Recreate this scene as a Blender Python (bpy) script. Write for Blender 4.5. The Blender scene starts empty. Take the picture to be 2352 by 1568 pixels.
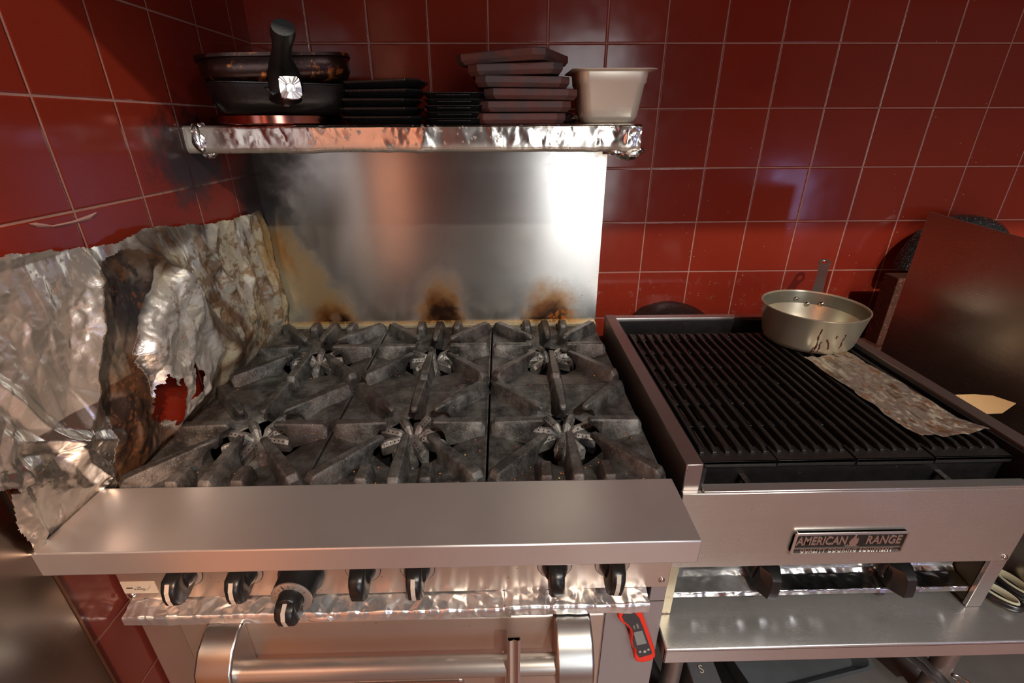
import bpy, bmesh, math, random
import numpy as np
from mathutils import Vector, Matrix
PI = math.pi
SC = bpy.context.scene
COL = SC.collection
FLOOR = -1.63            # the origin is a grout crossing of the back corner; x right, y into the wall, z up
CEIL = 2.52

# ------------------------------------------------------------------ camera
cam_d = bpy.data.cameras.new('camera'); cam = bpy.data.objects.new('camera', cam_d); COL.objects.link(cam)
cam_d.sensor_fit = 'HORIZONTAL'; cam_d.sensor_width = 36.0; cam_d.lens = 1097.0 / 2352 * 36
cam_d.clip_start = .02
yaw, pitch, roll = .0208, .4264, -.0035
f_ = Vector((math.sin(yaw)*math.cos(pitch), math.cos(yaw)*math.cos(pitch), -math.sin(pitch)))
r_ = Vector((math.cos(yaw), -math.sin(yaw), 0)); u_ = r_.cross(f_)
r2 = r_*math.cos(roll) + u_*math.sin(roll); u2 = -r_*math.sin(roll) + u_*math.cos(roll)
mw = Matrix((r2, u2, -f_)).transposed().to_4x4(); mw.translation = Vector((.632, -1.435, -.190))
cam.matrix_world = mw
SC.camera = cam

# ------------------------------------------------------------------ world, lights, exposure
w = bpy.data.worlds.new('world'); SC.world = w; w.use_nodes = True
w.node_tree.nodes['Background'].inputs[0].default_value = (.9, .93, 1, 1)
w.node_tree.nodes['Background'].inputs[1].default_value = .03
vs = SC.view_settings
vs.view_transform = 'Standard'; vs.look = 'None'; vs.gamma = 1; vs.use_curve_mapping = False; vs.exposure = 0.0
try:
    SC.cycles.use_denoising = True
    SC.cycles.caustics_reflective = True
    SC.cycles.sample_clamp_indirect = 6
except Exception: pass

def lamp(name, kind, loc, energy, color, size=.1, target=None, size_y=None, spot=None):
    d = bpy.data.lights.new(name, kind); d.energy = energy; d.color = color
    if kind == 'AREA':
        d.size = size
        if size_y: d.shape = 'RECTANGLE'; d.size_y = size_y
    else: d.shadow_soft_size = size
    if spot: d.spot_size = spot; d.spot_blend = .4
    o = bpy.data.objects.new(name, d); COL.objects.link(o); o.location = loc
    if target is not None:
        o.rotation_euler = (Vector(target)-Vector(loc)).to_track_quat('-Z', 'Y').to_euler()
    return o
KEY = (1.66, -3.84, 2.44)          # high ceiling downlight behind and right of the viewer
lamp('ceiling_spot', 'SPOT', KEY, 420, (1, .90, .76), .045, target=(.8, -.4, -.5), spot=math.radians(70))
lamp('fill_panel', 'AREA', (2.1, -2.6, 1.1), 34, (.95, .95, 1), .5, target=(2.1, -2.6, 0), size_y=1.2)  # added fill light, unseen, hung well below the ceiling
lamp('added_warm_spot', 'SPOT', (.95, -2.6, .65), 170, (1, .42, .16), .05, target=(0, -1.62, -.35), spot=math.radians(38))  # added warm spot, unseen, lights the orange panel for its reflection
# added unseen area lights at the opposite and right walls: fill and glare
lamp('added_area_light', 'AREA', (1.75, -5.56, -.3), 44, (.96, .98, 1), .95, target=(1.75, 0, -.3), size_y=2.2)
lamp('added_area_light', 'AREA', (3.97, -4.3, -.95), 9, (.42, .5, 1), .8, target=(0, -4.3, -.95), size_y=.6)

# ------------------------------------------------------------------ node helper
class Mt:
    def __init__(s, name, base=(.5, .5, .5), rough=.5, metal=0., spec=None, coat=None):
        s.m = bpy.data.materials.new(name); s.m.use_nodes = True; s.t = s.m.node_tree; s.t.nodes.clear()
        s.out = s.add('ShaderNodeOutputMaterial'); s.b = s.add('ShaderNodeBsdfPrincipled')
        s.t.links.new(s.b.outputs[0], s.out.inputs[0])
        s.set('Base Color', base); s.set('Roughness', rough); s.set('Metallic', metal)
        if spec is not None: s.set('Specular IOR Level', spec)
        if coat: s.set('Coat Weight', coat)
    def put(s, sock, v):
        if isinstance(v, bpy.types.NodeSocket): s.t.links.new(v, sock)
        else:
            if isinstance(v, (tuple, list)) and sock.type == 'RGBA' and len(v) == 3: v = (*v, 1)
            sock.default_value = v
    def set(s, k, v): s.put(s.b.inputs[k], v)
    def add(s, typ, inp=None, **pr):
        n = s.t.nodes.new(typ)
        for k, v in pr.items(): setattr(n, k, v)
        for k, v in (inp or {}).items(): s.put(n.inputs[k], v)
        return n
    def ma(s, op, a, b=0., c=0., clamp=False):
        n = s.add('ShaderNodeMath', {0: a, 1: b, 2: c}, operation=op); n.use_clamp = clamp; return n.outputs[0]
    def pos(s):
        if not hasattr(s, '_p'): s._p = s.add('ShaderNodeNewGeometry').outputs['Position']
        return s._p
    def obj(s):
        if not hasattr(s, '_o'): s._o = s.add('ShaderNodeTexCoord').outputs['Object']
        return s._o
    def sep(s, v): return s.add('ShaderNodeSeparateXYZ', {0: v}).outputs
    def scl(s, v, k):
        return s.add('ShaderNodeVectorMath', {0: v, 1: k}, operation='MULTIPLY').outputs[0]
    def noise(s, v, scale, det=3., rough=.55, dist=0.):
        return s.add('ShaderNodeTexNoise', {'Vector': v, 'Scale': scale, 'Detail': det, 'Roughness': rough, 'Distortion': dist}).outputs[0]
    def vor(s, v, scale, out=0, feature='F1'):
        return s.add('ShaderNodeTexVoronoi', {'Vector': v, 'Scale': scale}, feature=feature).outputs[out]
    def step(s, v, a, b, lo=0., hi=1.):
        return s.add('ShaderNodeMapRange', {0: v, 1: a, 2: b, 3: lo, 4: hi}, interpolation_type='SMOOTHSTEP').outputs[0]
    def mix(s, f, a, b):
        n = s.add('ShaderNodeMix', data_type='RGBA'); s.put(n.inputs[0], f); s.put(n.inputs[6], a); s.put(n.inputs[7], b); return n.outputs[2]
    def bump(s, h, strength=.3, dist=.001, nrm=None):
        n = s.add('ShaderNodeBump', {'Strength': strength, 'Distance': dist, 'Height': h})
        if nrm is not None: s.put(n.inputs['Normal'], nrm)
        s.set('Normal', n.outputs[0]); return n.outputs[0]
    def stain(s, base, rough, metal, srough=.55, smetal=.1):
        """mix in the painted stain attribute (rgb, a = cover)"""
        a = s.add('ShaderNodeAttribute', attribute_name='stain')
        s.set('Base Color', s.mix(a.outputs['Alpha'], base, a.outputs['Color']))
        def mf(x, y):
            n = s.add('ShaderNodeMix'); s.put(n.inputs[0], a.outputs['Alpha']); s.put(n.inputs[2], x); s.put(n.inputs[3], y); return n.outputs[0]
        s.set('Roughness', mf(rough, srough)); s.set('Metallic', mf(metal, smetal))

def tile_mat(name, axis, off, soot_shade=False):
    T = .1524
    m = Mt(name)
    p = m.sep(m.pos()); a = m.ma('DIVIDE', m.ma('SUBTRACT', p[axis], off), T); b = m.ma('DIVIDE', p[2], T)
    fa, fb = m.ma('FRACT', a), m.ma('FRACT', b)
    da = m.ma('MINIMUM', fa, m.ma('SUBTRACT', 1., fa)); db = m.ma('MINIMUM', fb, m.ma('SUBTRACT', 1., fb))
    # wobble of the joint
    wob = m.ma('MULTIPLY', m.ma('SUBTRACT', m.noise(m.pos(), 60., 2.), .5), .006)
    d = m.ma('ADD', m.ma('MINIMUM', da, db), wob)
    grout = m.step(d, .0085, .0125, 1., 0.)
    cell = m.add('ShaderNodeCombineXYZ', {0: m.ma('FLOOR', a), 1: m.ma('FLOOR', b), 2: 3.7 + axis}).outputs[0]
    rnd = m.add('ShaderNodeTexWhiteNoise', {0: cell}).outputs
    n1 = m.noise(m.pos(), 9., 4.)
    f = m.ma('ADD', m.ma('MULTIPLY', rnd[0], .45), m.ma('MULTIPLY', n1, .55))
    base = m.mix(f, (.21, .019, .011), (.30, .034, .015))
    # fine dark pores and pale crumbs splashed on the tiles
    pore = m.step(m.vor(m.pos(), 260.), .12, .2, 1., 0.)
    base = m.mix(m.ma('MULTIPLY', pore, .35), base, (.05, .01, .01))
    if not soot_shade:
        v = m.vor(m.pos(), 62.); vc = m.add('ShaderNodeTexVoronoi', {'Vector': m.pos(), 'Scale': 62.}).outputs['Color']
        keep = m.ma('GREATER_THAN', m.sep(vc)[0], m.ma('ADD', .62, m.ma('MULTIPLY', m.step(p[2], -.8, -.1), .34)))
        sp = m.ma('MULTIPLY', m.step(v, .06, .10, 1., 0.), m.ma('MULTIPLY', keep, m.step(p[0], .85, 1.3)))
        base = m.mix(m.ma('MULTIPLY', sp, .7), base, (.62, .5, .42))
        gr = m.ma('MULTIPLY', m.step(m.noise(m.pos(), 38., 5., .7), .56, .7), m.ma('MULTIPLY', m.step(p[2], -.56, -.72), .45))
        base = m.mix(gr, base, (.34, .22, .2))
    rough = m.ma('ADD', .07, m.ma('MULTIPLY', m.noise(m.pos(), 22., 4.), .12))
    gcol = m.mix(m.noise(m.pos(), 30., 4., .7), (.24, .11, .09), (.62, .33, .26))
    col = m.mix(grout, base, gcol)
    rough = m.ma('ADD', rough, m.ma('MULTIPLY', grout, .55))
    if soot_shade:   # greasy soot burnt onto the wall beside the shelf end
        q = m.add('ShaderNodeVectorMath', {0: m.pos(), 1: (0, -.385, -.245)}, operation='SUBTRACT').outputs[0]
        q = m.scl(q, (1., 1 / .13, 1 / .10))
        ln = m.add('ShaderNodeVectorMath', {0: q}, operation='LENGTH').outputs['Value']
        ln = m.ma('ADD', ln, m.ma('MULTIPLY', m.ma('SUBTRACT', m.noise(m.pos(), 26., 5., .75), .5), 1.5))
        s = m.step(ln, .45, 1.2, .93, 0.)
        q = m.scl(m.add('ShaderNodeVectorMath', {0: m.pos(), 1: (0, -.10, -.46)}, operation='SUBTRACT').outputs[0], (1., 1 / .17, 1 / .30))  # second blob: soot and the shade under the shelf, painted dark together
        l2 = m.ma('ADD', m.add('ShaderNodeVectorMath', {0: q}, operation='LENGTH').outputs['Value'], m.ma('MULTIPLY', m.ma('SUBTRACT', m.noise(m.pos(), 14., 5., .7), .5), .8))
        s = m.ma('MAXIMUM', s, m.step(l2, .6, 1.15, .9, 0.))
        col = m.mix(s, col, (.012, .010, .011)); rough = m.ma('ADD', rough, m.ma('MULTIPLY', s, .2))
    if soot_shade:   # shade and greasy film low on the wall beside the range, painted dark
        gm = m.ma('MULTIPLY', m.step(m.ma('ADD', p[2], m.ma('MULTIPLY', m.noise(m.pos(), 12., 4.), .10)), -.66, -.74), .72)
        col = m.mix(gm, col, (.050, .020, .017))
    m.set('Base Color', col); m.set('Roughness', rough); m.set('Specular IOR Level', .34)
    h = m.ma('ADD', m.step(d, .004, .028), m.ma('MULTIPLY', m.noise(m.pos(), 7., 2.), .9))
    h = m.ma('ADD', h, m.ma('MULTIPLY', m.noise(m.pos(), 120., 2.), .03))
    m.bump(h, .55, .0016)
    return m.m

def steel(name, base=(.60, .57, .54), rough=.27, tan=(0, 1, 1), an=.6, smudge=.08, stain=False, brush=(4, 260, 260), spots=0., met=.86):
    m = Mt(name, base, rough, 1.)
    n = m.noise(m.pos(), 11., 4., .6)
    r = m.ma('ADD', rough-smudge/2, m.ma('MULTIPLY', n, smudge))
    line = m.noise(m.scl(m.pos(), brush), 1., 3., .7)
    r = m.ma('ADD', r, m.ma('MULTIPLY', m.ma('SUBTRACT', line, .5), .04))
    col = m.mix(m.noise(m.pos(), 5., 5., .65), tuple(c*.88 for c in base), tuple(min(1, c*1.08) for c in base))
    if spots:
        sp = m.step(m.vor(m.pos(), 75.), .05, .13, 1., 0.)
        k = m.ma('GREATER_THAN', m.noise(m.pos(), 31., 2.), .56)
        col = m.mix(m.ma('MULTIPLY', m.ma('MULTIPLY', sp, k), spots), col, (.22, .09, .03))
    if stain: m.stain(col, r, met, .29, .5)
    else: m.set('Base Color', col); m.set('Roughness', r); m.set('Metallic', met)
    if an:
        m.set('Anisotropic', an)
        m.put(m.b.inputs['Tangent'], m.add('ShaderNodeCombineXYZ', {0: tan[0], 1: tan[1], 2: tan[2]}).outputs[0])
    sc = m.step(m.noise(m.scl(m.pos(), (30, 90, 90)), 1., 6., .8), .60, .75)
    m.bump(m.ma('ADD', m.ma('MULTIPLY', line, .03), m.ma('ADD', m.ma('MULTIPLY', sc, .02), m.ma('MULTIPLY', m.noise(m.pos(), 5., 1.), 2.5))), .08, .0012)
    return m.m

def foil_mat(name, base=(.80, .78, .75), rough=.16, stain=False, fine=1., metal=1.):
    m = Mt(name, base, rough, metal)
    col = m.mix(m.noise(m.pos(), 18., 4.), tuple(c*.86 for c in base), base)
    r = m.ma('ADD', rough-.03, m.ma('MULTIPLY', m.noise(m.pos(), 25., 4.), .12))
    if stain: m.stain(col, r, metal, .48, .12)
    else: m.set('Base Color', col); m.set('Roughness', r)
    wp = m.add('ShaderNodeVectorMath', {0: m.pos(), 1: m.scl(m.add('ShaderNodeTexNoise', {'Vector': m.pos(), 'Scale': 30.}).outputs[1], (.02, .02, .02))}, operation='ADD').outputs[0]
    e1 = m.vor(wp, 55., 0, 'DISTANCE_TO_EDGE'); e2 = m.vor(wp, 130., 0, 'DISTANCE_TO_EDGE')
    h = m.ma('ADD', m.ma('MINIMUM', e1, .25), m.ma('MULTIPLY', m.ma('MINIMUM', e2, .25), .4))
    h = m.ma('ADD', h, m.ma('MULTIPLY', m.noise(m.pos(), 90., 4.), .3))
    m.bump(h, .12*fine, .002)
    return m.m

def iron_mat(name, tone=1., grease=.5):
    m = Mt(name, (.05, .05, .05), .5, .75)
    n = m.noise(m.pos(), 22., 8., .72); n2 = m.noise(m.pos(), 5., 4., .6)
    col = m.mix(m.step(n, .35, .7), (.055*tone, .054*tone, .052*tone), (.27*tone, .265*tone, .25*tone))
    col = m.mix(m.ma('MULTIPLY', m.step(n2, .45, .62), grease), col, (.115*tone, .075*tone, .066*tone))
    # greasy dark growth toward the front, flecks of dry residue
    fl = m.step(m.vor(m.pos(), 170.), .12, .24, 1., 0.); k = m.step(m.noise(m.pos(), 24., 3.), .42, .58)
    col = m.mix(m.ma('MULTIPLY', m.ma('MULTIPLY', fl, k), .5), col, (.45*tone, .36*tone, .28*tone))
    og = m.step(m.vor(m.add('ShaderNodeVectorMath', {0: m.pos(), 1: (.3, .7, .2)}, operation='ADD').outputs[0], 75.), .07, .13, 1., 0.)
    k2 = m.step(m.noise(m.pos(), 16., 3.), .54, .6)
    col = m.mix(m.ma('MULTIPLY', og, k2), col, (.42, .14, .04))
    m.set('Base Color', col)
    m.set('Roughness', m.ma('ADD', .34, m.ma('MULTIPLY', n, .3)))
    m.bump(m.ma('ADD', m.noise(m.pos(), 210., 5., .75), m.ma('MULTIPLY', m.noise(m.pos(), 40., 4.), 1.4)), .8, .0014)
    return m.m

def plain(name, base, rough=.4, metal=0., var=.15, scale=20., bump=0., bscale=150., fleck=None, fscale=90., fth=.58, fw=.12, spec=None):
    m = Mt(name, base, rough, metal, spec)
    c = m.mix(m.noise(m.pos(), scale, 4.), tuple(x*(1-var) for x in base), tuple(min(1, x*(1+var)) for x in base))
    if fleck: c = m.mix(m.step(m.noise(m.pos(), fscale, 5., .7), fth, fth+fw), c, fleck)
    m.set('Base Color', c)
    m.set('Roughness', m.ma('ADD', rough-.05, m.ma('MULTIPLY', m.noise(m.pos(), scale*1.7, 3.), .1)))
    if bump: m.bump(m.noise(m.pos(), bscale, 4., .65), bump, .001)
    return m.m

STEEL = steel('brushed_steel')
STEEL_V = steel('riser_steel', base=(.60, .59, .56), rough=.25, tan=(0, 0, 1), an=.8, stain=True, met=.94)
STEEL_D = steel('panel_steel', base=(.26, .225, .19), rough=.26, met=1., tan=(0, 0, 1), an=.4, brush=(260, 4, 260))
STEEL_TOP = steel('ledge_steel', base=(.74, .69, .66), rough=.34, met=.8, an=.35, smudge=.14)
STEEL_FRONT = steel('front_steel', base=(.66, .54, .46), rough=.36, an=.5, spots=.8)
CHROME = plain('polished_steel', (.66, .64, .61), .15, 1., .05)
SATIN = plain('cast_satin_steel', (.50, .49, .47), .3, 1., .10, 12)
FOIL = foil_mat('foil')
FOIL_WALL = foil_mat('foil_wall', (.93, .91, .84), .24, True, 2.2)
FOIL_BRIGHT = foil_mat('foil_clean', (.88, .87, .86), .24, False, .6, .86)
FOIL_GRILL = foil_mat('foil_greasy', (.66, .60, .52), .25, True, 1.)
IRON = iron_mat('cast_iron')
IRON_B = iron_mat('burner_iron', 2.3, .5)
BLACKIRON = plain('seasoned_iron', (.022, .021, .021), .17, .35, .4, 30, .5, 220, (.06, .055, .05), 120, .6)
GRILLIRON = plain('grill_iron', (.034, .031, .029), .28, .45, .5, 25, .6, 260, (.075, .06, .05), 140, .60)
SOOT = plain('greasy_black', (.012, .011, .011), .40, .1, .5, 40, .7, 160, (.10, .07, .045), 90, .62)
BLACKP = plain('black_plastic', (.012, .012, .012), .30, 0, .2, 60, .06, 300)
WHITEP = plain('pale_print', (.55, .48, .40), .45)
RUSTPAN = plain('burnt_pan', (.035, .014, .010), .30, .6, .5, 18, .3, 120, (.42, .13, .03), 38, .56, .1)
PANB = plain('black_pan', (.022, .017, .016), .30, .5, .3, 24, .3, 150, (.11, .05, .03), 60, .66)
TUBM = plain('tub_enamel', (.84, .78, .64), .34, .45, .06, 8, .04, 200, (.30, .17, .08), 190, .72, .05)
POTM = plain('aluminium', (.70, .64, .49), .32, .72, .12, 12, .12, 60, (.20, .13, .06), 75, .70, .06)
RUST = plain('rusty_iron', (.085, .028, .014), .60, .3, .5, 40, .8, 120, (.28, .10, .04), 150, .55)
SPECK = plain('speckled_enamel', (.010, .010, .010), .25, 0, .3, 30, .3, 500, (.55, .58, .58), 420, .60, .06)
WOODP = plain('pale_wood', (.58, .36, .16), .55, 0, .2, 14)
BLACK = plain('black_gap', (.006, .006, .006), .7)
BRASSY = plain('stained_cream', (.50, .43, .28), .45, .4, .25, 20, .1, 100, (.25, .10, .03), 45, .6)

def wood_board():
    m = Mt('charred_board', (.1, .03, .02), .6)
    g = m.noise(m.scl(m.pos(), (30, 30, 260)), 1., 5., .7, 1.2)
    c = m.mix(g, (.055, .026, .023), (.26, .095, .072))
    burn = m.step(m.noise(m.pos(), 17., 4., .6), .46, .66)
    c = m.mix(m.ma('MULTIPLY', burn, .8), c, (.075, .07, .072))
    c = m.mix(m.ma('MULTIPLY', m.step(m.noise(m.pos(), 8., 3.), .55, .68), .55), c, (.36, .085, .045))
    m.set('Base Color', c); m.set('Roughness', .55)
    m.bump(m.ma('ADD', g, m.noise(m.pos(), 300., 3.)), .45, .0008)
    return m.m
BOARD = wood_board()

# ------------------------------------------------------------------ mesh helpers
class MB:
    def __init__(s): s.v = []; s.f = []; s.mi = []; s.cur = 0
    def add(s, vs_, fs):
        o = len(s.v); s.v += [tuple(v) for v in vs_]; s.f += [tuple(i+o for i in f) for f in fs]; s.mi += [s.cur]*len(fs); return s
    def box(s, x0, x1, y0, y1, z0, z1, M=None):
        c = [Vector((x, y, z)) for x in (x0, x1) for y in (y0, y1) for z in (z0, z1)]
        if M is not None: c = [M @ v for v in c]
        return s.add(c, [(0, 1, 3, 2), (4, 6, 7, 5), (0, 4, 5, 1), (2, 3, 7, 6), (0, 2, 6, 4), (1, 5, 7, 3)])
    def loft(s, rings, cap=True, closed=True):
        n = len(rings[0]); vs_ = [p for r in rings for p in r]; fs = []
        for i in range(len(rings)-1):
            for j in range(n if closed else n-1):
                k = (j+1) % n
                fs.append((i*n+j, i*n+k, (i+1)*n+k, (i+1)*n+j))
        if cap: fs.append(tuple(reversed(range(n)))); fs.append(tuple(range((len(rings)-1)*n, len(rings)*n)))
        return s.add(vs_, fs)
    def lathe(s, prof, c=(0, 0, 0), n=48, M=None, sx=1., sy=1., cap=False):
        M = M or Matrix.Translation(c)
        rings = [[M @ Vector((r*sx*math.cos(2*PI*k/n), r*sy*math.sin(2*PI*k/n), z)) for k in range(n)] for r, z in prof]
        return s.loft(rings, cap)
    def cyl(s, a, b, r, n=20, r2=None):
        a, b = Vector(a), Vector(b); q = (b-a).to_track_quat('Z', 'Y').to_matrix().to_4x4(); q.translation = a
        L = (b-a).length; r2 = r if r2 is None else r2
        return s.lathe([(r, 0), (r2, L)], M=q, n=n, cap=True)
    def tube(s, path, rad, n=12, up=(0, 0, 1), sup=1.):
        """path of points, rad = list of (half width, half height); width runs across `up`"""
        P = [Vector(p) for p in path]; rings = []
        for i, p in enumerate(P):
            t = (P[min(i+1, len(P)-1)]-P[max(i-1, 0)]).normalized()
            sd = t.cross(Vector(up)); sd = sd.normalized() if sd.length > 1e-5 else Vector((1, 0, 0)); uu = sd.cross(t)
            a, b = rad[i] if isinstance(rad, list) and isinstance(rad[i], tuple) else (rad[i], rad[i]) if isinstance(rad, list) else (rad, rad)
            ring = []
            for k in range(n):
                c, d = math.cos(2*PI*k/n), math.sin(2*PI*k/n)
                c = math.copysign(abs(c)**sup, c); d = math.copysign(abs(d)**sup, d)
                ring.append(p+sd*a*c+uu*b*d)
            rings.append(ring)
        return s.loft(rings)
    def prism(s, poly, f0, f1):
        """poly of 2-D points, f0/f1 map a point to the two end faces"""
        n = len(poly); vs_ = [f0(p) for p in poly]+[f1(p) for p in poly]
        return s.add(vs_, [tuple(reversed(range(n))), tuple(range(n, 2*n))]+[(i, (i+1) % n, n+(i+1) % n, n+i) for i in range(n)])
    def xpr(s, poly, x0, x1): return s.prism(poly, lambda p: (x0, p[0], p[1]), lambda p: (x1, p[0], p[1]))   # poly in (y,z)
    def ypr(s, poly, y0, y1): return s.prism(poly, lambda p: (p[0], y0, p[1]), lambda p: (p[0], y1, p[1]))   # poly in (x,z)
    def zpr(s, poly, z0, z1): return s.prism(poly, lambda p: (p[0], p[1], z0), lambda p: (p[0], p[1], z1))   # poly in (x,y)
    def build(s, name, mats, parent=None, loc=None, smooth=None, bevel=0, seg=2, solid=0, M=None):
        me = bpy.data.meshes.new(name)
        V = s.v if M is None else [tuple(M @ Vector(v)) for v in s.v]
        base = Vector((0, 0, 0))
        if parent is not None: base = Vector(parent['_w'])
        org = Vector(loc) if loc is not None else (base if parent is not None else Vector((0, 0, 0)))
        me.from_pydata([tuple(Vector(v)-org) for v in V], [], s.f)
        bm = bmesh.new(); bm.from_mesh(me); bmesh.ops.recalc_face_normals(bm, faces=bm.faces); bm.to_mesh(me); bm.free()
        if not isinstance(mats, (list, tuple)): mats = [mats]
        for m in mats: me.materials.append(m)
        if len(mats) > 1: me.polygons.foreach_set('material_index', s.mi)
        o = bpy.data.objects.new(name, me); COL.objects.link(o)
        o.location = org-base if parent is not None else org
        if parent is not None: o.parent = parent
        o['_w'] = tuple(org)
        if smooth is not None:
            me.polygons.foreach_set('use_smooth', [True]*len(me.polygons))
            if smooth < 170:
                me.set_sharp_from_angle(angle=math.radians(smooth))
        if solid:
            md = o.modifiers.new('thick', 'SOLIDIFY'); md.thickness = solid; md.offset = 0
        if bevel:
            md = o.modifiers.new('bevel', 'BEVEL'); md.width = bevel; md.segments = seg; md.limit_method = 'ANGLE'; md.angle_limit = math.radians(35); md.harden_normals = False
        return o

def empty(name, loc, rz=0):
    o = bpy.data.objects.new(name, None); COL.objects.link(o); o.location = loc; o.rotation_euler = (0, 0, rz); o['_w'] = tuple(loc)
    o.empty_display_size = .02
    return o
def tag(o, label, cat, group=None, kind=None):
    if label: o['label'] = label
    if cat: o['category'] = cat
    if group: o['group'] = group
    if kind: o['kind'] = kind
    return o
def dup(o, parent=None):
    c = o.copy(); COL.objects.link(c)
    if parent is not None: c.parent = parent
    for ch in list(o.children): dup(ch, c)
    return c

# numpy noise
def _h(ix, iy, seed):
    n = (ix.astype(np.int64)*374761393 + iy.astype(np.int64)*668265263 + seed*1442695041) & 0x7fffffff
    n = ((n ^ (n >> 13))*1274126177) & 0x7fffffff
    return ((n ^ (n >> 16)) & 0xffff)/65535.
def vn(x, y, seed=0):
    ix, iy = np.floor(x), np.floor(y); fx, fy = x-ix, y-iy; fx = fx*fx*(3-2*fx); fy = fy*fy*(3-2*fy)
    return (_h(ix, iy, seed)*(1-fx)+_h(ix+1, iy, seed)*fx)*(1-fy)+(_h(ix, iy+1, seed)*(1-fx)+_h(ix+1, iy+1, seed)*fx)*fy
def fbm(x, y, seed=0, o=4, g=.5):
    s = 0; a = 1; t = 0
    for i in range(o): s = s+a*vn(x*2**i+i*17.3, y*2**i-i*9.1, seed+i); t += a; a *= g
    return s/t
def sm(x, a, b):
    t = np.clip((x-a)/(b-a), 0, 1); return t*t*(3-2*t)
def crumple(U, V, seed=0, s=1., n=10, f0=7, f1=42, local=True, k=.11):
    r = np.random.RandomState(seed); h = np.zeros_like(U)
    wu = U+(fbm(U*9/s, V*9/s, seed+5)-.5)*.06*s; wv = V+(fbm(U*9/s+40, V*9/s, seed+6)-.5)*.06*s
    for i in range(n):
        a = r.uniform(0, PI); f = np.exp(r.uniform(np.log(f0), np.log(f1)))/s
        t = (wu*math.cos(a)+wv*math.sin(a))*f+r.uniform(0, 1)
        tri = np.abs((t % 1)-.5)*2
        wgt = sm(fbm(U*f*.45+i*7, V*f*.45-i*3, seed+11+i, 2), .32, .60) if local else 1
        h += tri/f*wgt*k
    return h
from mathutils.geometry import delaunay_2d_cdt
def facet(U, V, sp, amp, seed, st=1., ang=0., sharp=0.):
    """height field of flat triangular facets meeting in straight creases, like crushed foil"""
    r = np.random.RandomState(seed); ca, sa = math.cos(ang), math.sin(ang)
    A = (U*ca+V*sa)/sp; B = (-U*sa+V*ca)/(sp*st)
    a0, b0 = A.min()-2, B.min()-2; na, nb = int(A.max()-a0)+4, int(B.max()-b0)+4
    pts = []
    for i in range(na):
        for j in range(nb):
            if r.rand() < .82: pts.append((i+r.uniform(-.48, .48), j+r.uniform(-.48, .48)))
    hh = r.rand(len(pts))**1.3
    vo, _, fo, ov, _, _ = delaunay_2d_cdt([Vector(p) for p in pts], [], [], 0, 1e-5)
    hv = [hh[o[0]] if o else 0 for o in ov]
    K = 10; R = np.zeros((na*K+2, nb*K+2))
    for f in fo:
        if len(f) != 3: continue
        P3 = np.array([(vo[i][0]*K, vo[i][1]*K) for i in f]); H3 = np.array([hv[i] for i in f])
        x0, x1 = max(0, int(P3[:, 0].min())), min(R.shape[0]-1, int(P3[:, 0].max())+1); y0, y1 = max(0, int(P3[:, 1].min())), min(R.shape[1]-1, int(P3[:, 1].max())+1)
        if x1 <= x0 or y1 <= y0: continue
        X, Y = np.meshgrid(np.arange(x0, x1+1), np.arange(y0, y1+1), indexing='ij')
        (ax, ay), (bx, by), (cx, cy) = P3; D = (by-cy)*(ax-cx)+(cx-bx)*(ay-cy)
        if abs(D) < 1e-9: continue
        l1 = ((by-cy)*(X-cx)+(cx-bx)*(Y-cy))/D; l2 = ((cy-ay)*(X-cx)+(ax-cx)*(Y-cy))/D; l3 = 1-l1-l2
        m = (l1 >= -1e-6) & (l2 >= -1e-6) & (l3 >= -1e-6)
        R[X[m], Y[m]] = (l1*H3[0]+l2*H3[1]+l3*H3[2])[m]
    fa = np.clip((A-a0)*K, 0, R.shape[0]-2.001); fb = np.clip((B-b0)*K, 0, R.shape[1]-2.001)
    ia, ib = fa.astype(int), fb.astype(int); ta, tb = fa-ia, fb-ib
    return ((R[ia, ib]*(1-ta)+R[ia+1, ib]*ta)*(1-tb)+(R[ia, ib+1]*(1-ta)+R[ia+1, ib+1]*ta)*tb)*amp
def inpoly(X, Y, poly):
    r = np.zeros(X.shape, bool); n = len(poly); j = n-1
    for i in range(n):
        xi, yi = poly[i]; xj, yj = poly[j]
        r ^= ((yi > Y) != (yj > Y)) & (X < (xj-xi)*(Y-yi)/((yj-yi)+1e-12)+xi); j = i
    return r
def segd(X, Y, a, b):
    ax, ay = a; bx, by = b; L = (bx-ax)**2+(by-ay)**2
    t = np.clip(((X-ax)*(bx-ax)+(Y-ay)*(by-ay))/L, 0, 1)
    return np.hypot(X-ax-t*(bx-ax), Y-ay-t*(by-ay))
def polyd(X, Y, pts):
    d = np.full(X.shape, 9.)
    for a, b in zip(pts[:-1], pts[1:]): d = np.minimum(d, segd(X, Y, a, b))
    return d

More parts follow.
